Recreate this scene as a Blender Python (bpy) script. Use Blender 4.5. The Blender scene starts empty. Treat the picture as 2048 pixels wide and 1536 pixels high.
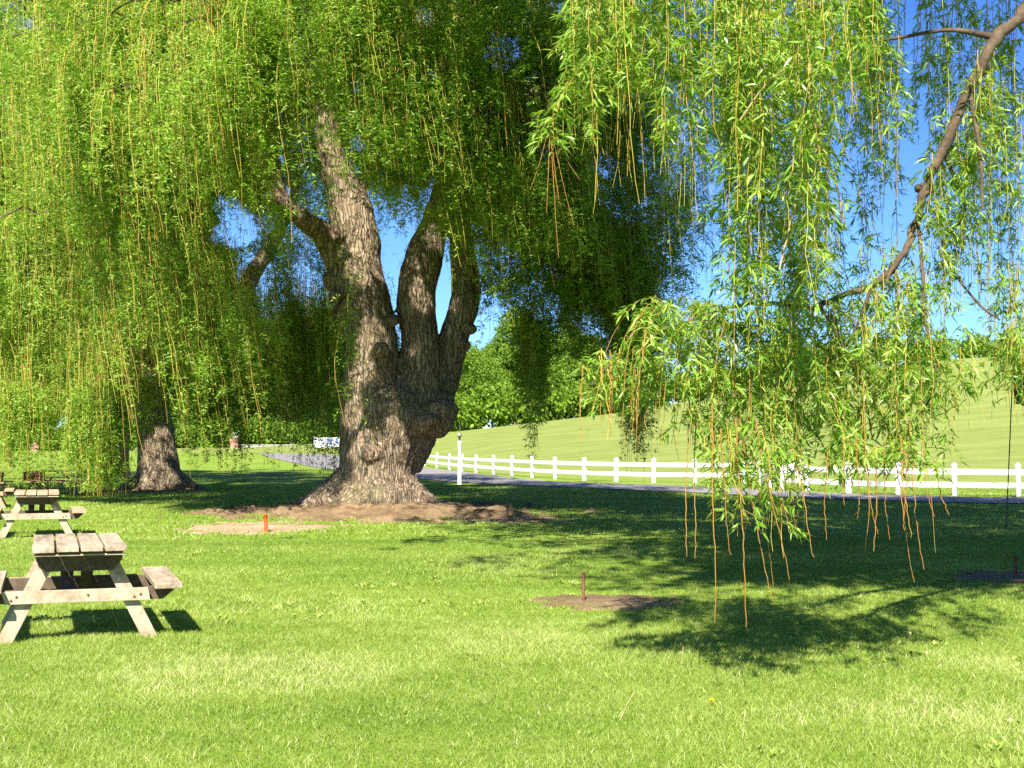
import bpy, bmesh, math, random
import numpy as np
from mathutils import Vector, Matrix

rng = np.random.default_rng(7)
random.seed(7)
scene = bpy.context.scene
COL = scene.collection
R = math.radians

# ------------------------------------------------------------------ camera
F = 2700.0; CAM_Z = 1.54; PITCH = math.atan(122.0 / F)
cd = bpy.data.cameras.new("camera"); cam = bpy.data.objects.new("camera", cd); COL.objects.link(cam)
cd.sensor_width = 36; cd.lens = F / 2048 * 36; cd.clip_start = 0.1; cd.clip_end = 5000
cam.location = (0, 0, CAM_Z); cam.rotation_euler = (R(90) + PITCH, 0, 0)
scene.camera = cam

def at(px, py, d):
    """photo pixel + distance -> world point"""
    u = (px - 1024) / F; v = (768 - py) / F
    dx, dy, dz = u, math.cos(PITCH) - v * math.sin(PITCH), math.sin(PITCH) + v * math.cos(PITCH)
    t = d / dy
    return np.array((dx * t, d, CAM_Z + dz * t))

# ------------------------------------------------------------------ helpers
def smooth(a, b, x):
    t = np.clip((np.asarray(x, float) - a) / (b - a), 0, 1)
    return t * t * (3 - 2 * t)

def _hash(i, j, k):
    n = (i * 374761393 + j * 668265263 + k * 2147483647 * 3 + 1013904223) & 0xFFFFFFFF
    n = ((n ^ (n >> 13)) * 1274126177) & 0xFFFFFFFF
    n = ((n ^ (n >> 16)) * 2246822519) & 0xFFFFFFFF
    return ((n ^ (n >> 15)) & 0xFFFF) / 65535.0

def vnoise(p):
    p = np.asarray(p, float); f = np.floor(p); i = f.astype(np.int64); t = p - f; t = t * t * (3 - 2 * t)
    r = 0
    for a in (0, 1):
        for b in (0, 1):
            for c in (0, 1):
                w = (t[:, 0] if a else 1 - t[:, 0]) * (t[:, 1] if b else 1 - t[:, 1]) * (t[:, 2] if c else 1 - t[:, 2])
                r = r + w * _hash(i[:, 0] + a, i[:, 1] + b, i[:, 2] + c)
    return r

def fbm(p, o=3):
    r = 0; a = 0.5; s = 0
    for k in range(o):
        r = r + a * vnoise(np.asarray(p) * 2 ** k + 17.3 * k); s += a; a *= 0.5
    return r / s

class Geo:
    """collects faces and links them as ONE mesh object"""
    def __init__(s): s.v = []; s.f = []; s.n = 0
    def add(s, v, f, mat=0, tint=0.5):
        v = np.asarray(v, np.float32).reshape(-1, 3); f = np.asarray(f, np.int64)
        t = np.broadcast_to(np.asarray(tint, np.float32), (len(v),))
        s.v.append((v, t)); s.f.append((f + s.n, mat)); s.n += len(v)
    def mesh(s, name, mats, smooth_=False):
        V = np.concatenate([a for a, _ in s.v]); T = np.concatenate([t for _, t in s.v])
        me = bpy.data.meshes.new(name)
        me.vertices.add(len(V)); me.vertices.foreach_set("co", V.ravel())
        loops = np.concatenate([f.ravel() for f, _ in s.f])
        tot = np.concatenate([np.full(len(f), f.shape[1]) for f, _ in s.f])
        mi = np.concatenate([np.full(len(f), m) for f, m in s.f])
        start = np.concatenate([[0], np.cumsum(tot)[:-1]])
        me.loops.add(len(loops)); me.loops.foreach_set("vertex_index", loops.astype(np.int32))
        me.polygons.add(len(tot)); me.polygons.foreach_set("loop_start", start.astype(np.int32))
        me.polygons.foreach_set("material_index", mi.astype(np.int32))
        me.polygons.foreach_set("use_smooth", np.full(len(tot), smooth_))
        at_ = me.attributes.new("tint", 'FLOAT', 'POINT'); at_.data.foreach_set("value", T)
        for m in mats: me.materials.append(m)
        me.update(calc_edges=True); me.validate()
        return me
    def obj(s, name, mats, parent=None, smooth_=False):
        return link(name, s.mesh(name, mats, smooth_), parent)

def link(name, me, parent=None):
    o = bpy.data.objects.new(name, me); COL.objects.link(o)
    if parent is not None: o.parent = parent
    return o

def tag(o, label=None, cat=None, group=None, kind=None):
    if label: o["label"] = label
    if cat: o["category"] = cat
    if group: o["group"] = group
    if kind: o["kind"] = kind
    return o

def thing(name, label, cat, loc=(0, 0, 0), rz=0, group=None):
    o = bpy.data.objects.new(name, None); COL.objects.link(o)
    o.location = loc; o.rotation_euler = (0, 0, rz); o.empty_display_size = 0.2
    return tag(o, label, cat, group)

def copy_tree(o, parent=None):
    c = o.copy(); COL.objects.link(c)
    if parent is not None: c.parent = parent
    for ch in list(o.children): copy_tree(ch, c)
    return c

def tube(g, pts, rad, n=8, mat=0, tint=0.5, cap=True):
    P = np.asarray(pts, float); m = len(P)
    rad = np.broadcast_to(np.asarray(rad, float), (m,))
    T = np.gradient(P, axis=0); T /= np.linalg.norm(T, axis=1)[:, None] + 1e-9
    ref = np.array((0.0, 1, 0)) if abs(T[:, 1]).mean() < 0.8 else np.array((1.0, 0, 0))
    A = np.cross(T, ref); A /= np.linalg.norm(A, axis=1)[:, None] + 1e-9
    B = np.cross(T, A)
    ang = np.arange(n) * 2 * math.pi / n
    V = P[:, None] + rad[:, None, None] * (np.cos(ang)[None, :, None] * A[:, None] + np.sin(ang)[None, :, None] * B[:, None])
    V = V.reshape(-1, 3)
    i, j = np.meshgrid(np.arange(m - 1), np.arange(n), indexing='ij')
    q = np.stack([i * n + j, i * n + (j + 1) % n, (i + 1) * n + (j + 1) % n, (i + 1) * n + j], -1).reshape(-1, 4)
    g.add(V, q, mat, tint)
    if cap:
        V2 = np.concatenate([V[:n], V[-n:]])
        g.add(V2, [list(range(n))[::-1], list(range(n, 2 * n))], mat, tint)

def spline(pts, k=6):
    """Catmull-Rom through rows of any width"""
    P = np.asarray(pts, float); P = np.vstack([2 * P[0] - P[1], P, 2 * P[-1] - P[-2]]); out = []
    for i in range(1, len(P) - 2):
        for t in np.linspace(0, 1, k, endpoint=False):
            a, b, c, d = P[i - 1:i + 3]
            out.append(0.5 * (2 * b + (c - a) * t + (2 * a - 5 * b + 4 * c - d) * t * t + (3 * b - a - 3 * c + d) * t ** 3))
    out.append(P[-2]); return np.array(out)

def bm_box(bm, size, mat4, bevel=0.0):
    r = bmesh.ops.create_cube(bm, size=1.0)
    vs = r["verts"]
    bmesh.ops.scale(bm, vec=size, verts=vs)
    if bevel:
        es = list({e for v in vs for e in v.link_edges})
        rb = bmesh.ops.bevel(bm, geom=es, offset=bevel, segments=2, affect='EDGES', profile=0.6)
        vs = list({v for f in rb["faces"] for v in f.verts} | {v for v in vs if v.is_valid})
    bmesh.ops.transform(bm, matrix=mat4, verts=vs)
    return vs

def bm_prism(bm, outline, y0, y1):
    """outline in XZ extruded along Y"""
    a = [bm.verts.new((x, y0, z)) for x, z in outline]; b = [bm.verts.new((x, y1, z)) for x, z in outline]
    n = len(a); bm.faces.new(a); bm.faces.new(b[::-1])
    for i in range(n): bm.faces.new((a[(i + 1) % n], a[i], b[i], b[(i + 1) % n]))
    bmesh.ops.recalc_face_normals(bm, faces=bm.faces)
    bmesh.ops.bevel(bm, geom=list(bm.edges), offset=.004, segments=2, affect='EDGES', profile=.6)

def bm_obj(name, bm, mat, parent=None, smooth_=False):
    me = bpy.data.meshes.new(name); bm.to_mesh(me); bm.free()
    for m in (mat if isinstance(mat, list) else [mat]): me.materials.append(m)
    if smooth_:
        for p in me.polygons: p.use_smooth = True
    return link(name, me, parent)

# ------------------------------------------------------------------ materials
def new_mat(name):
    m = bpy.data.materials.new(name); m.use_nodes = True
    nt = m.node_tree; nt.nodes.clear()
    out = nt.nodes.new("ShaderNodeOutputMaterial")
    return m, nt, out

def ramp(nt, stops):
    n = nt.nodes.new("ShaderNodeValToRGB"); e = n.color_ramp.elements
    while len(e) < len(stops): e.new(0.5)
    for el, (p, c) in zip(e, stops): el.position = p; el.color = (*c, 1)
    return n

def leaf_mat(name, stops, trans=0.35, tcol=1.25, rough=0.45, spec=0.35, attr=True):
    m, nt, out = new_mat(name); L = nt.links.new
    a = nt.nodes.new("ShaderNodeAttribute"); a.attribute_name = "tint"
    r = ramp(nt, stops); L(a.outputs["Fac"], r.inputs[0])
    b = nt.nodes.new("ShaderNodeBsdfPrincipled"); b.inputs["Roughness"].default_value = rough
    b.inputs["Specular IOR Level"].default_value = spec
    L(r.outputs[0], b.inputs["Base Color"])
    t = nt.nodes.new("ShaderNodeBsdfTranslucent")
    mul = nt.nodes.new("ShaderNodeMixRGB"); mul.blend_type = 'MULTIPLY'; mul.inputs[0].default_value = 1
    L(r.outputs[0], mul.inputs[1]); mul.inputs[2].default_value = (tcol * 1.05, tcol, tcol * 0.5, 1)
    L(mul.outputs[0], t.inputs["Color"])
    mx = nt.nodes.new("ShaderNodeMixShader"); mx.inputs[0].default_value = trans
    L(b.outputs[0], mx.inputs[1]); L(t.outputs[0], mx.inputs[2]); L(mx.outputs[0], out.inputs[0])
    return m

def noise_mat(name, layers, stops, rough=0.8, bump=0.0, bump_scale=(1, 1, 1), bump_noise=20, spec=0.3, detail=6, scale=(1, 1, 1), bump_dist=0.02, kind='noise'):
    """object-space noise into a colour ramp, plus a bump"""
    m, nt, out = new_mat(name); L = nt.links.new
    tc = nt.nodes.new("ShaderNodeTexCoord")
    mp = nt.nodes.new("ShaderNodeMapping"); mp.inputs["Scale"].default_value = scale; L(tc.outputs["Object"], mp.inputs[0])
    acc = None
    for sc_, w in layers:
        n = nt.nodes.new("ShaderNodeTexNoise"); n.inputs["Scale"].default_value = sc_; n.inputs["Detail"].default_value = detail
        n.inputs["Roughness"].default_value = 0.62
        L(mp.outputs[0], n.inputs["Vector"])
        mu = nt.nodes.new("ShaderNodeMath"); mu.operation = 'MULTIPLY'; mu.inputs[1].default_value = w; L(n.outputs["Fac"], mu.inputs[0])
        if acc is None: acc = mu
        else:
            ad = nt.nodes.new("ShaderNodeMath"); ad.operation = 'ADD'; L(acc.outputs[0], ad.inputs[0]); L(mu.outputs[0], ad.inputs[1]); acc = ad
    r = ramp(nt, stops); L(acc.outputs[0], r.inputs[0])
    b = nt.nodes.new("ShaderNodeBsdfPrincipled"); b.inputs["Roughness"].default_value = rough
    b.inputs["Specular IOR Level"].default_value = spec
    L(r.outputs[0], b.inputs["Base Color"])
    if bump:
        mp2 = nt.nodes.new("ShaderNodeMapping"); mp2.inputs["Scale"].default_value = bump_scale; L(tc.outputs["Object"], mp2.inputs[0])
        n = nt.nodes.new("ShaderNodeTexNoise"); n.inputs["Scale"].default_value = bump_noise; n.inputs["Detail"].default_value = 8
        n.inputs["Roughness"].default_value = 0.65
        L(mp2.outputs[0], n.inputs["Vector"])
        bp = nt.nodes.new("ShaderNodeBump"); bp.inputs["Strength"].default_value = bump; bp.inputs["Distance"].default_value = bump_dist
        L(n.outputs["Fac"], bp.inputs["Height"]); L(bp.outputs[0], b.inputs["Normal"])
    L(b.outputs[0], out.inputs[0])
    return m

M = {}
M['leaf'] = leaf_mat("willow_leaf", [(0.0, (.060, .145, .010)), (0.45, (.185, .335, .026)), (0.8, (.30, .45, .050)), (1.0, (.45, .54, .15))], trans=.42)
M['leaf_near'] = leaf_mat("willow_leaf_near", [(0.0, (.055, .15, .012)), (0.5, (.185, .335, .032)), (1.0, (.36, .48, .10))], trans=.42, rough=.38, spec=.5)
M['twig'] = leaf_mat("willow_twig", [(0.0, (.20, .075, .022)), (0.5, (.40, .20, .045)), (1.0, (.40, .37, .06))], trans=0.0, rough=.6)
M['limb'] = noise_mat("young_bark", [(7, .5), (45, .3), (160, .2)], [(0.34, (.028, .019, .012)), (0.48, (.078, .053, .031)), (0.60, (.145, .102, .06)), (0.72, (.24, .18, .11))], rough=.85, bump=.9, bump_noise=60, bump_scale=(1, 1, .5), bump_dist=.012, detail=9)
M['limb_gold'] = noise_mat("golden_bark", [(8, .6), (60, .4)], [(0.34, (.16, .10, .04)), (0.5, (.36, .25, .10)), (0.66, (.52, .39, .18))], rough=.7, bump=.6, bump_noise=60, bump_scale=(1, 1, .5), bump_dist=.006)
M['bark'] = None
M['broad'] = leaf_mat("broad_leaf", [(0.0, (.075, .15, .014)), (0.5, (.18, .30, .026)), (1.0, (.30, .41, .055))], trans=.42, rough=.6, spec=.2)
M['blade'] = leaf_mat("grass_blade", [(0.0, (.13, .21, .024)), (0.4, (.27, .37, .06)), (0.75, (.41, .48, .13)), (0.9, (.53, .545, .23)), (1.0, (.66, .60, .38))], trans=.4, rough=.5, spec=.3)
M['white'] = noise_mat("white_vinyl", [(3, .6), (30, .4)], [(0.36, (.56, .56, .53)), (0.5, (.78, .78, .77)), (0.6, (.82, .82, .81))], rough=.45)
M['pole_black'] = noise_mat("dark_metal", [(20, 1)], [(0.3, (.02, .02, .02)), (0.7, (.05, .045, .04))], rough=.5)
M['rust'] = noise_mat("rusty_steel", [(30, .6), (120, .4)], [(0.3, (.06, .028, .018)), (0.5, (.16, .07, .035)), (0.7, (.27, .14, .08))], rough=.85, bump=.4, bump_noise=150, bump_dist=.002)
M['orange'] = noise_mat("orange_paint", [(15, .5), (60, .5)], [(0.3, (.50, .06, .015)), (0.6, (.72, .11, .02)), (0.75, (.40, .07, .03))], rough=.6)
M['asphalt'] = noise_mat("asphalt", [(.25, .35), (4, .2), (45, .45)], [(0.3, (.14, .13, .13)), (0.5, (.20, .185, .18)), (0.7, (.27, .25, .24))], rough=.9, bump=.3, bump_noise=60, bump_dist=.01)
M['dirt'] = noise_mat("bare_soil", [(.9, .45), (7, .3), (50, .25)], [(0.32, (.065, .04, .020)), (0.46, (.165, .105, .052)), (0.6, (.285, .195, .105)), (0.75, (.40, .30, .175))], rough=.95, bump=.9, bump_noise=22, bump_dist=.05, detail=8)
M['soil_dark'] = noise_mat("dark_soil", [(2, .45), (14, .3), (60, .25)], [(0.34, (.05, .03, .018)), (0.48, (.135, .082, .048)), (0.62, (.27, .18, .105))], rough=.95, bump=.9, bump_noise=28, bump_dist=.04, detail=8)  # a darker brown soil tone, used on two of the patches
M['sand'] = noise_mat('sandy_soil', [(.9, .4), (7, .35), (50, .25)], [(0.32, (.16, .10, .055)), (0.48, (.32, .22, .125)), (0.62, (.44, .32, .19))], rough=.95, bump=.8, bump_noise=22, bump_dist=.04, detail=8)
M['flag'] = noise_mat("flag_cloth", [(6, 1)], [(0.3, (.07, .065, .015)), (0.7, (.13, .12, .03))], rough=.8)
M['stone'] = noise_mat("pale_stone", [(2, .5), (14, .5)], [(0.3, (.30, .28, .25)), (0.7, (.48, .45, .41))], rough=.9, bump=.5, bump_noise=8, bump_dist=.03)
M['sign_white'] = noise_mat("sign_white", [(2, 1)], [(0.3, (.72, .73, .75)), (0.7, (.82, .82, .84))], rough=.5)
M['sign_blue'] = noise_mat("sign_blue", [(2, 1)], [(0.3, (.05, .12, .38)), (0.7, (.08, .18, .48))], rough=.5)
M['yellow'] = noise_mat("dandelion_yellow", [(40, 1)], [(0.3, (.75, .42, .01)), (0.7, (.85, .60, .02))], rough=.7)
M['straw'] = noise_mat("dry_straw", [(40, 1)], [(0.3, (.38, .24, .14)), (0.7, (.58, .42, .26))], rough=.8)

def wood_mat(name, stops):
    return noise_mat(name, [(2.2, .45), (9, .3), (40, .25)], stops, rough=.85, scale=(3.2, .35, 3.2), bump=.6, bump_noise=26, bump_scale=(2.5, .14, 2.5), bump_dist=.006, detail=8)
M['wood'] = wood_mat("weathered_wood", [(0.32, (.075, .052, .034)), (0.43, (.21, .158, .106)), (0.55, (.385, .305, .212)), (0.72, (.52, .43, .315))])
M['wood_pale'] = noise_mat("pale_wood", [(1.5, .4), (8, .35), (40, .25)], [(0.33, (.09, .06, .034)), (0.42, (.25, .19, .12)), (0.54, (.40, .325, .225)), (0.70, (.50, .425, .315))], rough=.85, bump=.5, bump_noise=20, bump_scale=(.3, 2, 2), bump_dist=.004)
M['wood_shade'] = wood_mat('shade_toned_wood', [(0.30, (.035, .025, .016)), (0.46, (.085, .06, .038)), (0.7, (.16, .118, .078))])  # weathered brown, darkened to put the shade under the tabletop into the colour
M['wood_red'] = wood_mat("reddish_wood", [(0.30, (.20, .10, .06)), (0.48, (.43, .25, .155)), (0.65, (.58, .37, .24)), (0.75, (.66, .45, .31))])

def brick_mat():
    m, nt, out = new_mat("red_brick"); L = nt.links.new
    tc = nt.nodes.new("ShaderNodeTexCoord"); mp = nt.nodes.new("ShaderNodeMapping"); mp.inputs["Rotation"].default_value = (R(90), 0, 0)
    L(tc.outputs["Object"], mp.inputs[0])
    b = nt.nodes.new("ShaderNodeTexBrick"); L(mp.outputs[0], b.inputs[0])
    b.inputs["Color1"].default_value = (.36, .12, .08, 1); b.inputs["Color2"].default_value = (.46, .19, .12, 1); b.inputs["Mortar"].default_value = (.42, .36, .32, 1)
    b.inputs["Scale"].default_value = 4.4
    p = nt.nodes.new("ShaderNodeBsdfPrincipled"); p.inputs["Roughness"].default_value = .9
    L(b.outputs[0], p.inputs["Base Color"]); L(p.outputs[0], out.inputs[0]); return m
M['brick'] = brick_mat()

def bark_mat():
    m, nt, out = new_mat("willow_bark"); L = nt.links.new; N = nt.nodes.new
    tc = N("ShaderNodeTexCoord")
    mp = N("ShaderNodeMapping"); mp.inputs["Scale"].default_value = (1, 1, .11); L(tc.outputs["Object"], mp.inputs[0])
    wn = N("ShaderNodeTexNoise"); wn.inputs["Scale"].default_value = 1.6; wn.inputs["Detail"].default_value = 3; L(tc.outputs["Object"], wn.inputs["Vector"])
    wv = N("ShaderNodeVectorMath"); wv.operation = 'MULTIPLY_ADD'; L(wn.outputs["Color"], wv.inputs[0]); wv.inputs[1].default_value = (.35, .35, .12); L(mp.outputs[0], wv.inputs[2])
    vo = N("ShaderNodeTexVoronoi"); vo.feature = 'DISTANCE_TO_EDGE'; vo.inputs["Scale"].default_value = 13; L(wv.outputs[0], vo.inputs["Vector"])
    no = N("ShaderNodeTexNoise"); no.inputs["Scale"].default_value = 17; no.inputs["Detail"].default_value = 9; no.inputs["Roughness"].default_value = .68; L(wv.outputs[0], no.inputs["Vector"])
    r1 = ramp(nt, [(0.0, (.25, .25, .25)), (0.22, (1, 1, 1))]); L(vo.outputs["Distance"], r1.inputs[0])
    mul = N("ShaderNodeMath"); mul.operation = 'MULTIPLY'; L(r1.outputs[0], mul.inputs[0]); L(no.outputs["Fac"], mul.inputs[1])
    ad = N("ShaderNodeMath"); ad.operation = 'MULTIPLY_ADD'; L(no.outputs["Fac"], ad.inputs[0]); ad.inputs[1].default_value = .55; L(mul.outputs[0], ad.inputs[2])
    col = ramp(nt, [(0.30, (.045, .029, .018)), (0.46, (.16, .112, .070)), (0.62, (.30, .22, .142)), (0.85, (.47, .375, .26))]); L(ad.outputs[0], col.inputs[0])
    big = N("ShaderNodeTexNoise"); big.inputs["Scale"].default_value = .9; big.inputs["Detail"].default_value = 4; L(tc.outputs["Object"], big.inputs["Vector"])
    rb = ramp(nt, [(0.5, (0, 0, 0)), (0.7, (.5, .5, .5))]); L(big.outputs["Fac"], rb.inputs[0])
    mx = N("ShaderNodeMixRGB"); L(rb.outputs[0], mx.inputs[0]); L(col.outputs[0], mx.inputs[1]); mx.inputs[2].default_value = (.17, .165, .065, 1)
    p = N("ShaderNodeBsdfPrincipled"); p.inputs["Roughness"].default_value = .92; p.inputs["Specular IOR Level"].default_value = .15
    L(mx.outputs[0], p.inputs["Base Color"])
    bp = N("ShaderNodeBump"); bp.inputs["Strength"].default_value = 1.0; bp.inputs["Distance"].default_value = .09; L(ad.outputs[0], bp.inputs["Height"])
    L(bp.outputs[0], p.inputs["Normal"]); L(p.outputs[0], out.inputs[0]); return m
M['bark'] = bark_mat()

def lawn_mat(name, a, b, c, stripes=False):
    m, nt, out = new_mat(name); L = nt.links.new; N = nt.nodes.new
    tc = N("ShaderNodeTexCoord")
    def noise(scale, detail, vec): 
        n = N("ShaderNodeTexNoise"); n.inputs["Scale"].default_value = scale; n.inputs["Detail"].default_value = detail; n.inputs["Roughness"].default_value = .65; L(vec, n.inputs["Vector"]); return n
    src = tc.outputs["Object"]
    n1 = noise(.35, 5, src); n2 = noise(9, 6, src); 
    mp = N("ShaderNodeMapping"); mp.inputs["Scale"].default_value = (.035, .55, .55) if stripes else (.6, 2.2, 1); L(src, mp.inputs[0])
    n3 = noise(1.0 if stripes else .5, 5, mp.outputs[0])
    s = N("ShaderNodeMath"); s.operation = 'MULTIPLY_ADD'; L(n1.outputs["Fac"], s.inputs[0]); s.inputs[1].default_value = .3
    s2 = N("ShaderNodeMath"); s2.operation = 'MULTIPLY'; L(n2.outputs["Fac"], s2.inputs[0]); s2.inputs[1].default_value = .35; L(s2.outputs[0], s.inputs[2])
    s3 = N("ShaderNodeMath"); s3.operation = 'MULTIPLY_ADD'; L(n3.outputs["Fac"], s3.inputs[0]); s3.inputs[1].default_value = .35; L(s.outputs[0], s3.inputs[2])
    r = ramp(nt, [(.40, a), (.5, b), (.60, c)]); L(s3.outputs[0], r.inputs[0])
    p = N("ShaderNodeBsdfPrincipled"); p.inputs["Roughness"].default_value = .9; p.inputs["Specular IOR Level"].default_value = .1
    L(r.outputs[0], p.inputs["Base Color"])
    bp = N("ShaderNodeBump"); bp.inputs["Strength"].default_value = .6; bp.inputs["Distance"].default_value = .05
    nb = noise(30, 6, src); L(nb.outputs["Fac"], bp.inputs["Height"]); L(bp.outputs[0], p.inputs["Normal"])
    L(p.outputs[0], out.inputs[0]); return m
M['lawn'] = lawn_mat("lawn_turf", (.10, .165, .014), (.165, .24, .026), (.24, .305, .055))
M['hill'] = lawn_mat("mown_hillside", (.145, .185, .040), (.190, .228, .052), (.232, .265, .070), stripes=True)

# ------------------------------------------------------------------ light, world, view
SUN_AZ, SUN_EL = R(9), R(45)          # sun behind the camera, a little to its left
to_sun = Vector((-math.sin(SUN_AZ) * math.cos(SUN_EL), -math.cos(SUN_AZ) * math.cos(SUN_EL), math.sin(SUN_EL)))
sl = bpy.data.lights.new("sun", 'SUN'); sl.energy = 4.8; sl.angle = R(.53); sl.color = (1.0, .95, .86)
so = bpy.data.objects.new("sun", sl); COL.objects.link(so); so.rotation_euler = to_sun.to_track_quat('Z', 'Y').to_euler(); so.location = (-10, -30, 40)
w = bpy.data.worlds.new("World"); scene.world = w; w.use_nodes = True
wn = w.node_tree; wn.nodes.clear()
wo = wn.nodes.new("ShaderNodeOutputWorld"); bg = wn.nodes.new("ShaderNodeBackground"); sk = wn.nodes.new("ShaderNodeTexSky")
sk.sky_type = 'NISHITA'; sk.sun_disc = False; sk.sun_elevation = SUN_EL
sk.sun_rotation = math.atan2(to_sun.x, to_sun.y)
sk.air_density = 1.0; sk.dust_density = .1; sk.ozone_density = 4.0; sk.altitude = 1500
bg.inputs[1].default_value = .055
tintn = wn.nodes.new('ShaderNodeMixRGB'); tintn.blend_type = 'MULTIPLY'; tintn.inputs[0].default_value = 1; tc_ = wn.nodes.new('ShaderNodeTexCoord'); sx_ = wn.nodes.new('ShaderNodeSeparateXYZ'); rp_ = ramp(wn, [(0.0, (.80, .95, 1.12)), (.10, (.62, .88, 1.2)), (.34, (.42, .72, 1.2))]); wn.links.new(tc_.outputs['Generated'], sx_.inputs[0]); wn.links.new(sx_.outputs['Z'], rp_.inputs[0]); wn.links.new(rp_.outputs[0], tintn.inputs[2])
wn.links.new(sk.outputs[0], tintn.inputs[1]); wn.links.new(tintn.outputs[0], bg.inputs[0]); wn.links.new(bg.outputs[0], wo.inputs[0])
vs = scene.view_settings; vs.view_transform = 'Standard'; vs.look = 'None'; vs.gamma = 1; vs.use_curve_mapping = False; vs.exposure = 1.6
scene.cycles.use_denoising = False; scene.cycles.max_bounces = 6; scene.cycles.diffuse_bounces = 3; scene.cycles.glossy_bounces = 2; scene.cycles.transmission_bounces = 3
scene.cycles.sample_clamp_indirect = 6

# ------------------------------------------------------------------ terrain
def gz(x, y):
    x = np.asarray(x, float); y = np.asarray(y, float)
    return .87 * smooth(85, 150, y) + 0 * x

def grid(xs, ys, hf, name, mat):
    X, Y = np.meshgrid(xs, ys); Z = hf(X.ravel(), Y.ravel())
    g = Geo(); nx, ny = len(xs), len(ys)
    i, j = np.meshgrid(np.arange(ny - 1), np.arange(nx - 1), indexing='ij')
    q = np.stack([i * nx + j, i * nx + j + 1, (i + 1) * nx + j + 1, (i + 1) * nx + j], -1).reshape(-1, 4)
    g.add(np.stack([X.ravel(), Y.ravel(), Z], 1), q)
    return g.obj(name, [mat], smooth_=True)

xs = np.concatenate([[-2500, -1200, -600, -300], np.arange(-160, 161, 4.0), [300, 600, 1200, 2500]])
ys = np.concatenate([[-400, -100, -40, -10], np.arange(0, 200, 2.5), [220, 260, 320, 500, 900, 1600, 3000]])
tag(grid(xs, ys, lambda x, y: gz(x, y), "lawn", M['lawn']), "sunny green lawn with dappled shade under the willows", "lawn", kind="structure")

hx = np.array([-60, -30, -14, -7.8, 10.7, 27, 44.6, 51, 60, 90, 160.]); hh = np.array([0.9, 1.2, 2.2, 2.85, 4.95, 7.7, 10.75, 11.2, 11.6, 13, 14.])
fy_x = np.array([-60, -14, -7, 0, 7, 14, 30, 160.]); fy_y = np.array([150, 125, 103, 70, 58, 52, 46, 42.])
def hz(x, y):
    top = np.interp(x, hx, hh); y0 = np.interp(x, fy_x, fy_y)
    t = np.clip((y - y0) / (150 - y0), -1, 1.25)
    s = np.where(t > 0, np.clip(t, 0, 1) ** 1.15, t * .02)
    s = np.where(t > 1, 1 - (t - 1) * .25, s)
    base = gz(x, y)
    return np.where(t <= 0, base - .05 + t * .3, base + .012 + np.maximum(top - .87, .0) * s - .02 * (1 - np.clip(t * 30, 0, 1))) + .12 * np.clip(t * 3, 0, 1) * (fbm(np.stack([x * .09, y * .09, 0 * x], 1), 2) - .5) * 2
tag(grid(np.arange(-40, 161, 1.6), np.arange(40, 200, 1.25), hz, "hill", M['hill']), "pale mown hillside rising beyond the white fence", "hill", kind="structure")

# road: near edge and far edge as (photo column, distance)
NE = [(2500, 33.5), (2048, 35.2), (1900, 35.9), (1600, 38.9), (1400, 42.9), (1200, 47.3), (1000, 52.6), (919, 55.2), (835, 61), (760, 70), (647, 88), (588, 103), (543, 117), (505, 142), (470, 165)]
FE = [(2500, 38.2), (2048, 39.2), (1900, 39.8), (1600, 43.8), (1390, 49.7), (1110, 56.2), (1000, 66), (919, 77), (835, 92), (760, 102), (690, 118), (650, 133), (627, 150), (600, 165), (570, 180)]
ne = spline([((p - 1024) / F * d, d) for p, d in NE], 10); fe = spline([((p - 1024) / F * d, d) for p, d in FE], 10)
def road():
    g = Geo(); m = len(ne); k = 6
    P = np.stack([ne + (fe - ne) * t for t in np.linspace(0, 1, k)], 1).reshape(-1, 2)
    z = gz(P[:, 0], P[:, 1]) + .03
    i, j = np.meshgrid(np.arange(m - 1), np.arange(k - 1), indexing='ij')
    q = np.stack([i * k + j, (i + 1) * k + j, (i + 1) * k + j + 1, i * k + j + 1], -1).reshape(-1, 4)
    g.add(np.column_stack([P, z]), q)
    return tag(g.obj("driveway", [M['asphalt']], smooth_=True), "grey asphalt driveway curving past the willows", "driveway", kind="structure")
road()
def in_road(x, y):
    o = np.argsort(ne[:, 0]); o2 = np.argsort(fe[:, 0])
    return (y > np.interp(x, ne[o, 0], ne[o, 1]) - .1) & (y < np.interp(x, fe[o2, 0], fe[o2, 1]) + .1)

# bare soil patches: centre, half axes, height, material
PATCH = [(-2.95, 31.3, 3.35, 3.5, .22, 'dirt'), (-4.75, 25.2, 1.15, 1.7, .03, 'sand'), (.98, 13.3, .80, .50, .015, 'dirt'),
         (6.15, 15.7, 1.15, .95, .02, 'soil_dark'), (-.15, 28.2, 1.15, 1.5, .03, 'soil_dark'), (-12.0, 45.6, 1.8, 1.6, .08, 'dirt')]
def patch_rho(x, y, p, jit=1.0):
    cx, cy, ax, ay = p[:4]
    n = fbm(np.stack([x * 1.6, y * 1.6, np.full_like(x, cx)], 1), 3) - .5
    n2 = fbm(np.stack([x * 6, y * 6, np.full_like(x, cy)], 1), 2) - .5
    return np.hypot((x - cx) / ax, (y - cy) / ay) + (n * 1.3 + n2 * 1.3) * jit
PLAB = ["brown root mound of bare soil round the great willow", "round sandy pit in the lawn holding the orange stake", "thin bare soil patch in the lawn at the foot of the rusty stake",
        "dark soil patch in the shade at the lawn's edge", "shaded soil patch beside the great willow's root mound", "bare soil at the foot of the second willow"]
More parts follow.
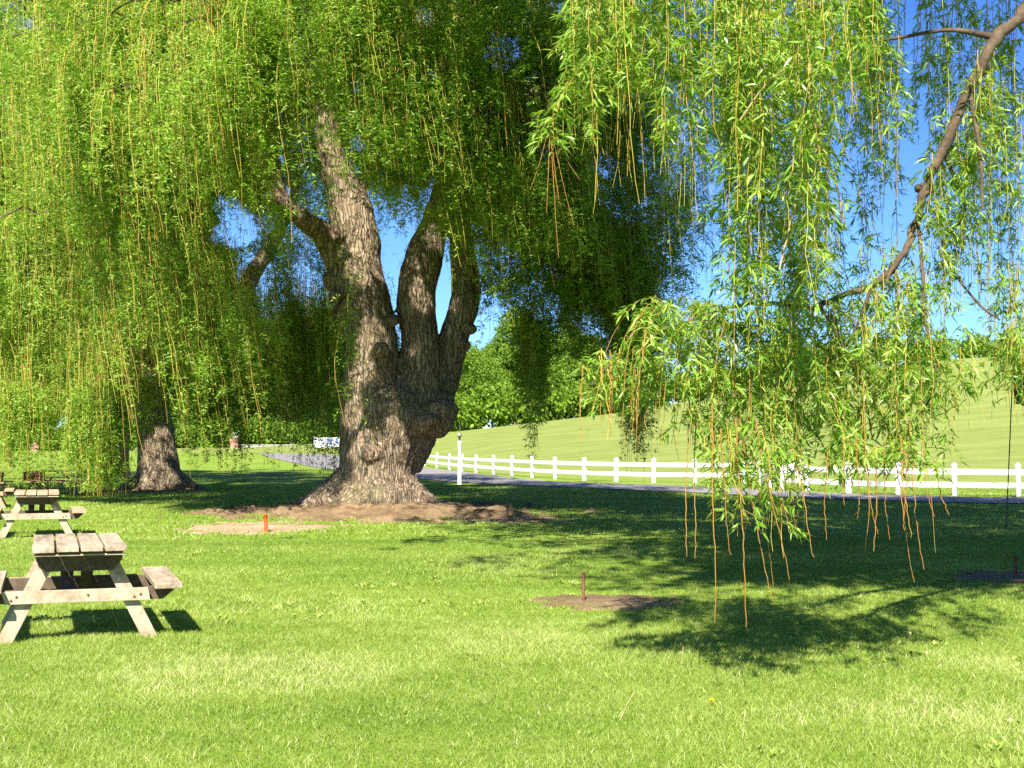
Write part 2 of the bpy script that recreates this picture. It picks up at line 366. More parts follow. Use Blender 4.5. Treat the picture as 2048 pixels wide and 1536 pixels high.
for p, lab in zip(PATCH, PLAB):
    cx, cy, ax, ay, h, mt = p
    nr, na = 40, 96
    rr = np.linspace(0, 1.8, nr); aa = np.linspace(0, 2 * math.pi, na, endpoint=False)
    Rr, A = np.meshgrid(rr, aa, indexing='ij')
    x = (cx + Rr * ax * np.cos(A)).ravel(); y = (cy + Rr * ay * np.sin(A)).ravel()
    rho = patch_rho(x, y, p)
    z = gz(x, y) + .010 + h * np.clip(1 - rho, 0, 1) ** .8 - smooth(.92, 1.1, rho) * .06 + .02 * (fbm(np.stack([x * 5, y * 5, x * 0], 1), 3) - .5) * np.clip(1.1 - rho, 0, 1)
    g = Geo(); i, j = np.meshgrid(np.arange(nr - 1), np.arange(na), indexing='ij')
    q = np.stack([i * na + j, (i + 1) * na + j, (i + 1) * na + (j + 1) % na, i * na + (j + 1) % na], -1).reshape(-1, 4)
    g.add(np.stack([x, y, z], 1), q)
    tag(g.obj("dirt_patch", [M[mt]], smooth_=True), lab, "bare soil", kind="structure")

# ------------------------------------------------------------------ grass
def blades(g, n, y0, y1, hgt, wid, power=1.0, seg=2, halfw=.50, clump=0.0):
    u = rng.random(n); y = np.sqrt(y0 * y0 + u * (y1 * y1 - y0 * y0)); x = (rng.random(n) * 2 - 1) * (halfw * y + .6)
    pn = fbm(np.stack([x * .55, y * .55, 0 * x], 1), 3); fn = fbm(np.stack([x * 5, y * 5, 0 * x + 9], 1), 2)
    keep = ~in_road(x, y)
    for p in PATCH:
        rho = patch_rho(x, y, p); keep &= rng.random(n) > (1 - smooth(.15, 1.0, rho)) * .92
    keep &= rng.random(n) < .45 + .9 * fn
    x, y, pn, fn = x[keep], y[keep], pn[keep], fn[keep]; n = len(x)
    h = hgt * (.45 + .8 * rng.random(n) ** 1.3) * (.6 + .8 * pn) * (.75 + .5 * fn); wd = wid * (.6 + .8 * rng.random(n))
    a = rng.random(n) * 2 * math.pi; lean = h * (.25 + 1.25 * rng.random(n)); la = rng.random(n) * 2 * math.pi
    dx, dy = np.cos(a) * wd / 2, np.sin(a) * wd / 2; lx, ly = np.cos(la) * lean, np.sin(la) * lean
    z = gz(x, y) - .004
    dry = (rng.random(n) < (.05 + .22 * smooth(.52, .68, pn)) * (1 - .6 * smooth(9.5, 13, y)))
    bn = fbm(np.stack([x * .16, y * .22, 0 * x + 3], 1), 2); tint = np.clip(.14 - .13 * smooth(9.5, 13, y + 3 * (pn - .5)) + .58 * rng.random(n) ** 1.2 + .6 * (pn - .5) + .35 * (bn - .5) + .5 * (fn - .5), 0, .82); tint = np.where(dry, .82 + .18 * rng.random(n), tint)
    c = lambda X, Y, Z: np.stack([X, Y, Z], 1)
    if seg == 2:
        V = np.stack([c(x - dx, y - dy, z), c(x + dx, y + dy, z), c(x - dx * .75 + lx * .35, y - dy * .75 + ly * .35, z + h * .6), c(x + dx * .75 + lx * .35, y + dy * .75 + ly * .35, z + h * .6), c(x + lx, y + ly, z + h)], 1)
        b = np.arange(n)[:, None] * 5
        g.add(V.reshape(-1, 3), b + np.array([0, 1, 3, 2]), 0, np.repeat(tint, 5)); k = len(g.f) - 1
        off = g.n - n * 5
        g.f.append((b + np.array([2, 3, 4]) + off, 0))
    else:
        V = np.stack([c(x - dx, y - dy, z), c(x + dx, y + dy, z), c(x + lx, y + ly, z + h)], 1)
        g.add(V.reshape(-1, 3), np.arange(n)[:, None] * 3 + np.array([0, 1, 2]), 0, np.repeat(tint, 3))
g = Geo()
blades(g, 470000, 5.6, 12.0, .040, .0037, seg=2)
blades(g, 350000, 12.0, 22.0, .042, .0075, seg=1)
blades(g, 190000, 22.0, 52.0, .055, .020, seg=1, halfw=.46)
tag(g.obj("grass", [M['blade']]), "short mown grass blades covering the lawn", "grass", kind="stuff")

# ------------------------------------------------------------------ willow foliage
def leaves(g, base, direc, side, ln, wd, tint, mat=0, fine=False):
    n = len(base); ln = ln[:, None]; wd = wd[:, None]
    direc = direc / (np.linalg.norm(direc, axis=1)[:, None] + 1e-9)
    side = np.cross(direc, side); side /= np.linalg.norm(side, axis=1)[:, None] + 1e-9
    nor = np.cross(side, direc)
    if not fine:
        V = np.stack([base, base + direc * ln * .42 + side * wd * .5 + nor * ln * .06, base + direc * ln, base + direc * ln * .42 - side * wd * .5 + nor * ln * .06], 1)
        g.add(V.reshape(-1, 3), np.arange(n)[:, None] * 4 + np.array([0, 1, 2, 3]), mat, np.repeat(tint, 4))
    else:
        droop = np.array((0, 0, -1.0))[None] * ln * .16
        m1 = base + direc * ln * .3 + nor * ln * .05; m2 = base + direc * ln * .66 + nor * ln * .04 + droop * .4; tp = base + direc * ln + droop
        V = np.stack([base, m1 + side * wd * .5, m1 - side * wd * .5, m2 + side * wd * .4, m2 - side * wd * .4, tp], 1)
        b = np.arange(n)[:, None] * 6
        off0 = g.n
        g.add(V.reshape(-1, 3), b + np.array([1, 3, 4, 2]), mat, np.repeat(tint, 6))
        g.f.append((b + np.array([0, 1, 2]) + off0, mat)); g.f.append((b + np.array([3, 5, 4]) + off0, mat))

def strand_paths(P0, L, out, wob, k, lean):
    """polyline of k nodes for each strand: starts outward, then hangs"""
    n = len(P0); s = np.linspace(0, 1, k)[None, :] * L[:, None]
    o = out[:, None, :] * (1 - np.exp(-s / .45))[:, :, None]
    ph = rng.random((n, 2)) * 6.28; wl = 1.2 + rng.random((n, 2)) * 1.6
    wx = np.sin(s[:, :, None] * 2 * math.pi / wl[:, None, :] + ph[:, None, :]) * wob * (s / (s + .8))[:, :, None]
    P = P0[:, None, :] + o; P = P.copy()
    P[:, :, 0] += lean[:, None, 0] * s + wx[:, :, 0]; P[:, :, 1] += lean[:, None, 1] * s + wx[:, :, 1]
    P[:, :, 2] -= s - .12 * (1 - np.exp(-s / .3))
    return P

def twig_tubes(g, P, rad, tint, mat=1):
    n, k, _ = P.shape; a = np.arange(3) * 2 * math.pi / 3
    off = np.stack([np.cos(a), np.sin(a), 0 * a], 1)
    rr = rad[:, None] * np.linspace(1, .45, k)[None, :]
    V = P[:, :, None, :] + rr[:, :, None, None] * off[None, None]
    base = (np.arange(n) * k * 3)[:, None, None]
    i, j = np.meshgrid(np.arange(k - 1), np.arange(3), indexing='ij')
    q = np.stack([i * 3 + j, i * 3 + (j + 1) % 3, (i + 1) * 3 + (j + 1) % 3, (i + 1) * 3 + j], -1).reshape(1, -1, 4)
    g.add(V.reshape(-1, 3), (base + q).reshape(-1, 4), mat, np.repeat(tint, k * 3))

def on_path(P, idx, t):
    k = P.shape[1]; f = np.clip(t, 0, .9999) * (k - 1); i = f.astype(int); r = (f - i)[:, None]
    return P[idx, i] * (1 - r) + P[idx, i + 1] * r

GAPS = []      # openings in the crowns: (point, direction, radius at point, growth per metre, chance, from, to)
def gap_view(px_, py_, r, ch, d0=3.0, d1=80.0):
    p = at(px_, py_, 10.0); o = np.array((0, 0, CAM_Z)); dv = (p - o) / 10.0; GAPS.append((o, dv, 0.0, r / F, ch, d0, d1))
def gap_sun(px_, py_, d, r, ch, t0=.6):
    GAPS.append((at(px_, py_, d), np.array(to_sun[:]), r, .004, ch, t0, 60.0))
def in_gap(P):
    pr = np.zeros(len(P)); jit = .65 + .7 * vnoise(P * 2.3)
    for (o, dv, r0, k, ch, t0, t1) in GAPS:
        q = P - o; t = q @ dv / (dv @ dv); dist = np.linalg.norm(q - t[:, None] * dv, axis=1)
        pr = np.maximum(pr, np.where((t > t0) & (t < t1) & (dist < (r0 + k * t) * jit), ch, 0))
    return rng.random(len(P)) < pr

def hang(g, P0, L, out, dens, ll, lw, wob=.05, lean=None, bulge=.10, tint0=.5, trad=.007, bare=.08, k=7, clump=.85, ttint=.8, per=5.0):
    n = len(P0)
    if lean is None: lean = np.zeros((n, 2))
    P = strand_paths(P0, L, out, wob, k, lean)
    if trad > 0:
        sel = (rng.random(n) < .10 + .75 * smooth(.36, .52, fbm(P[:, k // 2] * np.array((.75, .75, .5)) + 40, 2))) & ~in_gap(P[:, k // 2]) & ~in_gap(P[:, -2])
        twig_tubes(g, P[sel], trad * (.6 + .6 * rng.random(sel.sum())), np.clip(ttint + .5 * (rng.random(sel.sum()) - .5), 0, 1))
    # short shoots along the strand, each a tuft of leaves
    cnt = rng.poisson(np.maximum(L * dens / per, .6)); ci = np.repeat(np.arange(n), cnt); m = len(ci); t = rng.random(m) * (1 - bare)
    ph = rng.random(n)[ci] * 50; c = vnoise(np.stack([t * L[ci] * 1.7 + ph, ph, ph * 0], 1)); keep = rng.random(m) < (1 - clump) + clump * np.clip((c - .28) * 2.6, 0, 1)
    ci, t, c = ci[keep], t[keep], c[keep]; m = len(ci)
    a = rng.random(m) * 2 * math.pi; h = np.stack([np.cos(a), np.sin(a), 0 * a], 1)
    C = on_path(P, ci, t); of = bulge * rng.random(m) * (.4 + 1.1 * c); C = C + h * of[:, None]; C[:, 2] -= of * .6 * rng.random(m)
    lf = fbm(C * np.array((.75, .75, .5)) + 40, 2); keep = (rng.random(m) < .12 + .88 * smooth(.36, .52, lf)) & ~in_gap(C); C, ci, a, h, c = C[keep], ci[keep], a[keep], h[keep], c[keep]; m = len(ci)
    nl = 2 + rng.poisson(per - 2, m); li = np.repeat(np.arange(m), nl); m2 = len(li)
    al = a[li] + rng.normal(size=m2) * 1.3; hl = np.stack([np.cos(al), np.sin(al), 0 * al], 1)
    B = C[li] + rng.normal(size=(m2, 3)) * ll * np.array((.22, .22, .35))
    D = hl * (.5 + .6 * rng.random((m2, 1))); D[:, 2] += .30 - 1.15 * rng.random(m2)
    base = np.full(n, tint0) if np.isscalar(tint0) else tint0
    base = base + .10 * rng.normal(size=n); ct = .14 * rng.normal(size=m)
    tt = np.clip(base[ci][li] + ct[li] + .16 * rng.normal(size=m2), 0, 1)
    leaves(g, B, D, rng.normal(size=(m2, 3)) * .7 + np.array((0, 0, 1.0)), ll * (.55 + .7 * rng.random(m2)), lw * (.7 + .6 * rng.random(m2)), tt)
    return m2

def in_view(p, pad=1.5):
    d = max(p[1], .5)
    return abs(p[0]) < .379 * d + pad and p[2] < CAM_Z + .335 * d + pad

LEAN = .11
def willow_crown(g, C, specs, visible=True):
    """specs: rows (azimuth deg, spread, r0, r1, top z low, top z high, bottom z, n boughs, density scale, tint). azimuth 0 = towards -y, 90 = +x"""
    nl = 0
    for (az, sp, r0, r1, zt0, zt1, zb, nb, dn, tn) in specs:
        for _ in range(nb):
            a = R(az + (rng.random() * 2 - 1) * sp); rad = r0 + (r1 - r0) * rng.random() ** .7
            z = zt0 + (zt1 - zt0) * rng.random(); o = np.array((math.sin(a), -math.cos(a), 0.0))
            end = C + o * rad; end[2] = z - .5
            root = C + o * rad * .45; root[2] = z - .45
            mid = C + o * rad * .72; mid[2] = z + .25
            path = spline([root, mid, end], 8)
            path[1:-1] += rng.normal(size=(len(path) - 2, 3)) * .08
            vis = in_view(end) or in_view(end - np.array((0, 0, 2.5)))
            if not in_gap(path).any(): tube(g, path, np.linspace(.045, .012, len(path)) * (.6 + .8 * rng.random()), 5, 2, .3, cap=False)
            ns = 30 if vis else 14
            t = .12 + .88 * rng.random(ns) ** .75
            P0 = on_path(path[None], np.zeros(ns, int), t)
            side = np.array((math.cos(a), math.sin(a), 0)); P0 += side * rng.normal(size=(ns, 1)) * .34 + rng.normal(size=(ns, 3)) * np.array((.12, .12, .10))
            Lb = min(5.2, max(1.0, (z - zb) * (.72 + .34 * rng.random())))
            if z - zb > 5.4: Lb = 2.3 + 2.2 * rng.random()
            L = Lb * (.5 + .55 * rng.random(ns)); L = np.minimum(L, P0[:, 2] - .25); L = np.maximum(L, .3)
            out = o[None] * (.15 + .25 * rng.random((ns, 1))) + rng.normal(size=(ns, 3)) * np.array((.12, .12, 0))
            lean = np.tile(np.array((LEAN, -.01)), (ns, 1)) + rng.normal(size=(ns, 2)) * .035
            if vis: nl += hang(g, P0, L, out, 84 * dn, .106, .027, lean=lean, bulge=.16, tint0=tn + .09 * rng.normal(), trad=.0062, k=7)
            else: nl += hang(g, P0, L, out, 11 * dn, .30, .10, lean=lean, bulge=.22, tint0=tn, trad=0, k=5, per=3)
    return nl

# ---- trunks: overlapping tubes merged by a voxel remesh, then roughened
def fused_trunk(name, tubes, blobs, parent, voxel, rough, mat):
    g = Geo()
    for rows in tubes:
        r = spline(rows, 5); tube(g, r[:, :3], np.maximum(r[:, 3], .03), 18)
    for (x, y, z, r) in blobs:
        bm = bmesh.new(); bmesh.ops.create_icosphere(bm, subdivisions=3, radius=r)
        v = np.array([p.co[:] for p in bm.verts]) * np.array((1, 1, .9)) + np.array((x, y, z)); f = [[q.index for q in p.verts] for p in bm.faces]
        bm.free(); g.add(v, f)
    tmp = g.obj("trunk_source", [mat])
    md = tmp.modifiers.new("remesh", 'REMESH'); md.mode = 'VOXEL'; md.voxel_size = voxel
    sm = tmp.modifiers.new("smooth", 'SMOOTH'); sm.factor = .5; sm.iterations = 3
    dg = bpy.context.evaluated_depsgraph_get(); dg.update()
    me = bpy.data.meshes.new_from_object(tmp.evaluated_get(dg)); me.name = name
    bpy.data.objects.remove(tmp)
    n = len(me.vertices); co = np.empty(n * 3, np.float32); me.vertices.foreach_get("co", co); co = co.reshape(-1, 3).astype(float)
    no = np.empty(n * 3, np.float32); me.vertices.foreach_get("normal", no); no = no.reshape(-1, 3)
    q = co * np.array((1, 1, .22))
    ridg = 1 - np.abs(2 * fbm(q * 5.5, 2) - 1); fine = 1 - np.abs(2 * fbm(q * 13 + 5, 2) - 1); lump = fbm(co * 1.3 + 3, 3) - .5
    co += no * (rough * (1.7 * lump + .75 * (ridg - .6) + .35 * (fine - .6)))[:, None]
    me.vertices.foreach_set("co", co.astype(np.float32).ravel())
    me.polygons.foreach_set("use_smooth", np.full(len(me.polygons), True))
    me.materials.clear(); me.materials.append(mat); me.update()
    return link(name, me, parent)

def pxt(rows, d0):
    """(column, row, width px, depth offset) -> world tube rows"""
    out = []
    for (x, y, w_, dd) in rows:
        p = at(x, y, d0 + dd); out.append((*p, w_ / 2 * (d0 + dd) / F))
    return out

# ==== the great willow
for v in ((475, 455, 46, .96), (452, 412, 34, .85), (505, 540, 46, .85), (540, 600, 40, .7), (565, 388, 24, .9), (557, 322, 15, .9), (430, 470, 22, .8), (600, 560, 40, .5), (790, 510, 38, .85, 3, 60), (775, 455, 20, .6), (885, 602, 28, .92), (792, 640, 14, .95), (880, 560, 22, .8), (62, 48, 15, .8),
          (634, 170, 26, .35, 3, 31), (645, 235, 26, .45, 3, 31), (662, 310, 28, .5, 3, 31), (692, 390, 36, .66, 3, 31), (712, 450, 50, .8, 3, 31), (950, 120, 24, .4, 3, 31), (950, 220, 24, .4, 3, 31),
          (1005, 105, 42, .82), (870, 130, 30, .75), (848, 35, 24, .75), (717, 172, 18, .85), (716, 286, 18, .85), (975, 225, 20, .7), (1065, 195, 52, .8, 3, 31), (1125, 20, 18, .7), (1080, 250, 26, .7), (870, 390, 26, .7), (1000, 520, 40, .55), (1075, 600, 44, .72), (1110, 540, 30, .6), (1180, 640, 40, .5), (1010, 640, 40, .5), (1380, 480, 60, .4), (1340, 590, 40, .5), (1290, 420, 30, .4), (1090, 300, 22, .8), (1210, 330, 26, .6),
          (110, 905, 24, .6), (60, 910, 26, .6), (300, 960, 34, .6), (320, 900, 40, .5), (290, 720, 22, .7), (60, 530, 26, .6), (235, 900, 26, .5), (165, 940, 26, .5)): gap_view(*v)
for v in ((745, 965, 31, .42), (700, 975, 30.8, .36), (775, 985, 30.8, .36), (770, 905, 31, .32), (735, 900, 31.2, .36), (705, 820, 31.4, .34), (722, 745, 31.4, .34), (728, 690, 31.4, .22), (745, 650, 31.3, .28), (716, 540, 31.4, .3), (735, 480, 31.4, .45), (715, 440, 31.5, .4), (690, 390, 31.5, .3), (655, 270, 31.4, .26), (812, 930, 31.2, .34), (830, 700, 31.8, .2), (845, 600, 31.8, .26), (870, 470, 31.9, .28), (905, 590, 32, .2), (790, 860, 31.2, .18), (572, 412, 30.8, .35), (1085, 205, 31.5, .4)): gap_sun(*v[:4], .92)
for v in ((919, 950, 52.9, .5), (919, 900, 52.9, .5), (312, 955, 45.2, .62), (300, 900, 45.2, .5), (325, 870, 45.3, .42), (296, 730, 45.5, .4), (345, 940, 45.2, .35)): gap_sun(*v, .94)
D1 = 32.0; C1 = np.array(((750 - 1024) / F * D1, D1, 0.0))
big = thing("weeping_willow", "great weeping willow with a massive gnarled trunk forking into three stems", "tree")
T1 = [
    [(750, 1045, 270, 0), (750, 1012, 225, 0), (752, 985, 188, 0), (754, 940, 150, 0), (760, 900, 152, 0), (772, 860, 150, 0), (788, 815, 146, 0), (800, 780, 110, 0)],
    [(735, 930, 100, 0), (738, 850, 118, 0), (742, 775, 116, 0), (744, 692, 100, 0), (735, 650, 108, 0), (727, 608, 110, 0), (714, 567, 110, 0), (712, 525, 98, 0), (716, 483, 84, 0), (705, 440, 84, 0), (697, 400, 80, 0), (664, 312, 54, -.3), (648, 234, 44, -.5), (634, 156, 38, -.7), (615, 60, 32, -.8), (600, -60, 26, -1), (585, -220, 18, -1)],
    [(800, 930, 80, .2), (822, 860, 110, .2), (838, 775, 100, .2), (842, 692, 80, .2), (837, 650, 72, .2), (832, 608, 76, .2), (834, 567, 76, .2), (846, 525, 70, .2), (858, 483, 62, .3), (886, 390, 46, .4), (894, 312, 34, .5), (886, 117, 24, .6), (882, -60, 18, .8), (870, -200, 12, 1)],
    [(840, 850, 110, .5), (868, 790, 84, .5), (895, 720, 66, .5), (912, 660, 56, .5), (929, 608, 58, .5), (934, 567, 55, .5), (925, 500, 46, .5), (922, 430, 42, .5), (945, 300, 40, .5), (949, 215, 40, .5), (946, 100, 36, .5), (948, 0, 32, .5), (955, -120, 26, .6), (975, -260, 18, .8)],
    [(690, 540, 60, 0), (660, 490, 46, -.2), (640, 462, 38, -.4), (590, 428, 32, -.9), (545, 402, 27, -1.4), (460, 380, 21, -2.2), (380, 340, 16, -3), (300, 270, 10, -3.6)],
    [(572, 420, 30, -1.0), (556, 370, 26, -1.2), (538, 240, 20, -1.6), (520, 100, 16, -2), (500, -60, 12, -2.3)],
    [(948, 200, 38, .5), (1000, 186, 32, .2), (1060, 190, 29, -.2), (1110, 210, 25, -.5), (1180, 250, 18, -.9), (1240, 320, 12, -1.3)],
    [(1075, 190, 20, -.3), (1100, 120, 18, -.2), (1150, 30, 15, 0), (1190, -90, 11, .2)],
    [(640, 300, 26, -.3), (720, 190, 16, -.6), (760, 150, 12, -.8)],
    [(905, 330, 24, .4), (1000, 250, 15, .9), (1080, 160, 10, 1.3)],
    [(700, 420, 40, .6), (740, 330, 24, 2), (770, 200, 18, 3.4), (790, 40, 12, 4.6)],
]
tubes1 = [pxt(r, D1) for r in T1]
for (a, ln, r0) in ((-150, 2.7, .42), (-100, 2.1, .40), (-55, 2.0, .42), (-15, 2.6, .36), (25, 2.3, .34), (100, 2.6, .34), (165, 2.9, .40), (-125, 1.9, .34), (-78, 1.5, .36), (-30, 1.7, .36)):
    o = np.array((math.cos(R(a)), math.sin(R(a)))); b = np.array((C1[0], C1[1]))
    row = []
    for f_, z_, rr in ((.12, .95, 1.1), (.38, .55, .95), (.62, .27, .7), (.82, .10, .48), (1.0, -.06, .3), (1.25, -.22, .2)):
        q = b + o * ln * .74 * f_; row.append((q[0], q[1], z_, r0 * rr))
    tubes1.append(row)
bl = []
for (x, y, w_, dd) in ((884, 846, 24, -.4), (893, 822, 24, -.3), (866, 832, 30, -.35), (876, 858, 22, -.4), (848, 846, 30, -.45), (890, 800, 20, -.1), (880, 818, 24, -.5), (897, 775, 16, .2), (926, 690, 15, .3), (941, 660, 11, .3), (668, 560, 24, -.2), (672, 590, 18, -.5), (664, 530, 14, -.2), (770, 1000, 34, -1.1), (700, 1000, 30, -.7), (800, 620, 10, 0), (786, 640, 12, -.3), (760, 700, 16, -.6), (862, 842, 16, -.75), (745, 905, 26, -.75), (575, 412, 15, -1.1), (1108, 216, 15, -.6), (1056, 240, 12, -.2)):
    p = at(x, y, D1 + dd); bl.append((*p, w_ * (D1 + dd) / F))
fused_trunk("trunk", tubes1, bl, big, .042, .085, M['bark'])
# a pale broken stub on the first stem
for stub in (([(690, 588, 10, -.8), (676, 610, 8, -.95), (664, 628, 5, -1.05)], [(676, 610, 6, -.95), (668, 640, 4, -1.0), (672, 655, 2, -1.0)]), ([(952, 590, 5, .0), (965, 560, 4, -.2), (975, 545, 2, -.3)], [(965, 560, 4, -.2), (978, 580, 2, -.25)])):
    g = Geo()
    for rows in stub:
        r = np.array(pxt(rows, D1)); tube(g, r[:, :3], r[:, 3], 6)
    g.obj("dead_stub", [M['limb']], big)

specs1 = [
    # az, spread, r0, r1, ztop0, ztop1, zbottom, n, density, tint
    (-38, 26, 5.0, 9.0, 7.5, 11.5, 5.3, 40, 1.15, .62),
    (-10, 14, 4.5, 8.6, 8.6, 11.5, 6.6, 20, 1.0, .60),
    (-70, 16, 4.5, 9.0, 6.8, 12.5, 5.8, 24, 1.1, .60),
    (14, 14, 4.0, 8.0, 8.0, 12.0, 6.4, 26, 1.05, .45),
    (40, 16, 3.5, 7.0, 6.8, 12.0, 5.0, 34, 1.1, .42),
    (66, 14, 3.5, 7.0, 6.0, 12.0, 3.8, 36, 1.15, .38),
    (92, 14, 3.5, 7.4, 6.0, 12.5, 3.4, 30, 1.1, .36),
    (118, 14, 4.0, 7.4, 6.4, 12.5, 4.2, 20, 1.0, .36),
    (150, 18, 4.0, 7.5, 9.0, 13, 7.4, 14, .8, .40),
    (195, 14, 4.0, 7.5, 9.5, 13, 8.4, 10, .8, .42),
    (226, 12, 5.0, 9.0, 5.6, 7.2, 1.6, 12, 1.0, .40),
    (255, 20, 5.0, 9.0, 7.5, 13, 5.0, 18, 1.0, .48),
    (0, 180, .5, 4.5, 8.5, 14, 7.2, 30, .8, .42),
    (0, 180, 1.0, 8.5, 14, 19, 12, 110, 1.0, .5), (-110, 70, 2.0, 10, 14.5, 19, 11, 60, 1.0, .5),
]
g = Geo(); n1 = willow_crown(g, C1, specs1)
# long tails on the shaded right side
for (px_, d_, ytop, ybot, n_) in ((1062, 31.5, 560, 850, 26), (1040, 32.5, 560, 800, 18), (1085, 33, 600, 800, 14), (1270, 30, 560, 920, 26), (1245, 30.6, 560, 870, 18), (1295, 29.6, 560, 900, 16), (1160, 33, 560, 700, 18), (1200, 31.5, 540, 720, 22), (1330, 30, 430, 690, 26), (1375, 31, 330, 600, 26), (985, 33.5, 480, 660, 16), (1120, 34, 430, 620, 18),
                                (655, 35, 600, 940, 16), (672, 34.5, 560, 905, 14), (480, 37, 560, 925, 22), (535, 38, 560, 905, 22), (585, 38, 580, 900, 20), (620, 37, 570, 895, 16), (440, 37, 540, 910, 20), (700, 30.5, 590, 860, 10), (690, 30.6, 640, 800, 10), (400, 37, 540, 900, 22), (510, 38, 600, 870, 24), (560, 38.5, 600, 880, 24), (600, 38, 560, 860, 22), (640, 37, 600, 850, 16), (460, 38, 620, 890, 24), (1010, 34, 500, 700, 12), (1140, 32, 420, 660, 16), (1230, 31, 420, 760, 18), (1310, 30.5, 380, 700, 18), (1180, 30.5, 400, 690, 18), (1062, 31.3, 640, 860, 22), (1270, 29.8, 640, 915, 26), (1255, 30, 600, 880, 20), (1100, 31, 440, 690, 22), (1060, 31.5, 430, 680, 22), (1150, 30.5, 430, 720, 26), (1210, 30.2, 430, 740, 26), (1260, 30, 430, 720, 26), (1310, 30, 430, 740, 26), (1350, 30, 430, 640, 22), (1020, 32, 440, 660, 18)):
    n_ = int(n_ * 2.6); P0 = np.array([at(px_ + rng.normal() * 12, ytop + rng.normal() * 40, d_ + rng.normal() * .5) for _ in range(n_)])
    Lm = (ybot - ytop) * d_ / F
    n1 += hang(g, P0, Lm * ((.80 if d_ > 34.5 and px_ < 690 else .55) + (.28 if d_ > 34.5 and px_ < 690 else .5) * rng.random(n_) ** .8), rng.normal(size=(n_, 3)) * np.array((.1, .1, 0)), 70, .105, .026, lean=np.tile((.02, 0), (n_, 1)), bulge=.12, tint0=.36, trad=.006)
for (px_, d_, ytop, ybot, n_) in ((250, 28, 430, 760, 30), (285, 28, 430, 790, 30), (320, 28.5, 440, 800, 32), (350, 28, 450, 760, 30), (380, 28.5, 450, 820, 34), (415, 28, 450, 700, 30), (445, 28.6, 480, 780, 30), (475, 29, 560, 820, 26), (510, 29.5, 590, 800, 24), (215, 29, 480, 850, 30), (180, 29.5, 480, 800, 28), (545, 30, 620, 780, 18), (770, 27.5, 200, 440, 20), (805, 27.5, 220, 450, 20), (840, 27.5, 230, 470, 24), (880, 27.6, 240, 500, 26), (915, 27.8, 250, 520, 24), (950, 28, 260, 560, 24), (985, 28.4, 280, 620, 26), (1015, 28.8, 300, 600, 24), (735, 27.2, 200, 430, 22), (760, 27.3, 230, 490, 22), (795, 27.4, 240, 480, 22), (830, 27.4, 240, 500, 22), (870, 27.4, 260, 540, 22), (930, 27.8, 280, 590, 22), (585, 27, 260, 500, 24), (620, 27, 260, 490, 20), (545, 27, 260, 500, 22), (655, 27.2, 300, 500, 12), (970, 28, 300, 640, 20), (715, 27.4, 180, 330, 14), (675, 27.2, 120, 260, 12), (600, 27, 230, 470, 22), (560, 27, 220, 470, 22), (520, 27, 220, 470, 22), (640, 27, 260, 440, 14), (960, 29.6, 470, 660, 14), (1050, 29.4, 330, 640, 20), (690, 28.5, 470, 700, 8), (672, 29.5, 620, 860, 12), (710, 29.6, 700, 900, 8), (400, 29, 600, 880, 22), (340, 29.5, 560, 850, 22)):
    n_ = int(n_ * 1.15); P0 = np.array([at(px_ + rng.normal() * 14, ytop + rng.normal() * 45, d_ + rng.normal() * .5) for _ in range(n_)])
    Lm = (ybot - ytop) * d_ / F
    n1 += hang(g, P0, Lm * (.45 + .6 * rng.random(n_)), rng.normal(size=(n_, 3)) * np.array((.1, .1, 0)), 62, .105, .026, lean=np.tile((.15, 0), (n_, 1)) + rng.normal(size=(n_, 2)) * .03, bulge=.12, tint0=.6, trad=.0065)
g.obj("crown", [M['leaf'], M['twig'], M['limb']], big)

# ==== the second willow, behind and to the left
D2 = 46.0; C2 = np.array(((322 - 1024) / F * D2, D2, 0.0))
sec = thing("weeping_willow", "second weeping willow, its pale flaring trunk half hidden by hanging strands", "tree")
T2 = [[(318, 1000, 118, 0), (318, 975, 94, 0), (316, 930, 82, 0), (312, 870, 72, 0), (302, 780, 64, 0), (292, 700, 62, 0), (285, 620, 52, 0), (270, 500, 44, 0), (240, 330, 34, 0), (215, 120, 24, 0), (200, -100, 14, 0)],
      [(310, 800, 46, .5), (350, 740, 40, 1), (420, 690, 36, 1), (478, 622, 34, 1), (500, 560, 32, 1), (530, 510, 27, 1), (570, 440, 18, 1.2), (600, 340, 11, 1.4)],
      [(300, 700, 44, -.5), (230, 600, 34, -1.5), (150, 520, 26, -2.5), (60, 480, 18, -3.5)],
      [(285, 620, 34, -.6), (330, 480, 26, -2), (360, 330, 18, -3)]]
tubes2 = [pxt(r, D2) for r in T2]
for (a, ln, r0) in ((-150, 1.5, .26), (-95, 1.2, .30), (-40, 1.4, .28), (20, 1.5, .26), (170, 1.5, .26), (-120, 1.2, .26), (-70, 1.1, .26)):
    o = np.array((math.cos(R(a)), math.sin(R(a)))); row = []
    for f_, z_, rr in ((.12, .8, 1.1), (.4, .42, .9), (.7, .14, .6), (1.0, -.05, .35), (1.2, -.2, .2)):
        q = C2[:2] + o * ln * f_; row.append((q[0], q[1], z_, r0 * rr))
    tubes2.append(row)
fused_trunk("trunk", tubes2, [(*at(560, 415, D2 + 1.2), .22)], sec, .055, .075, M['bark'])
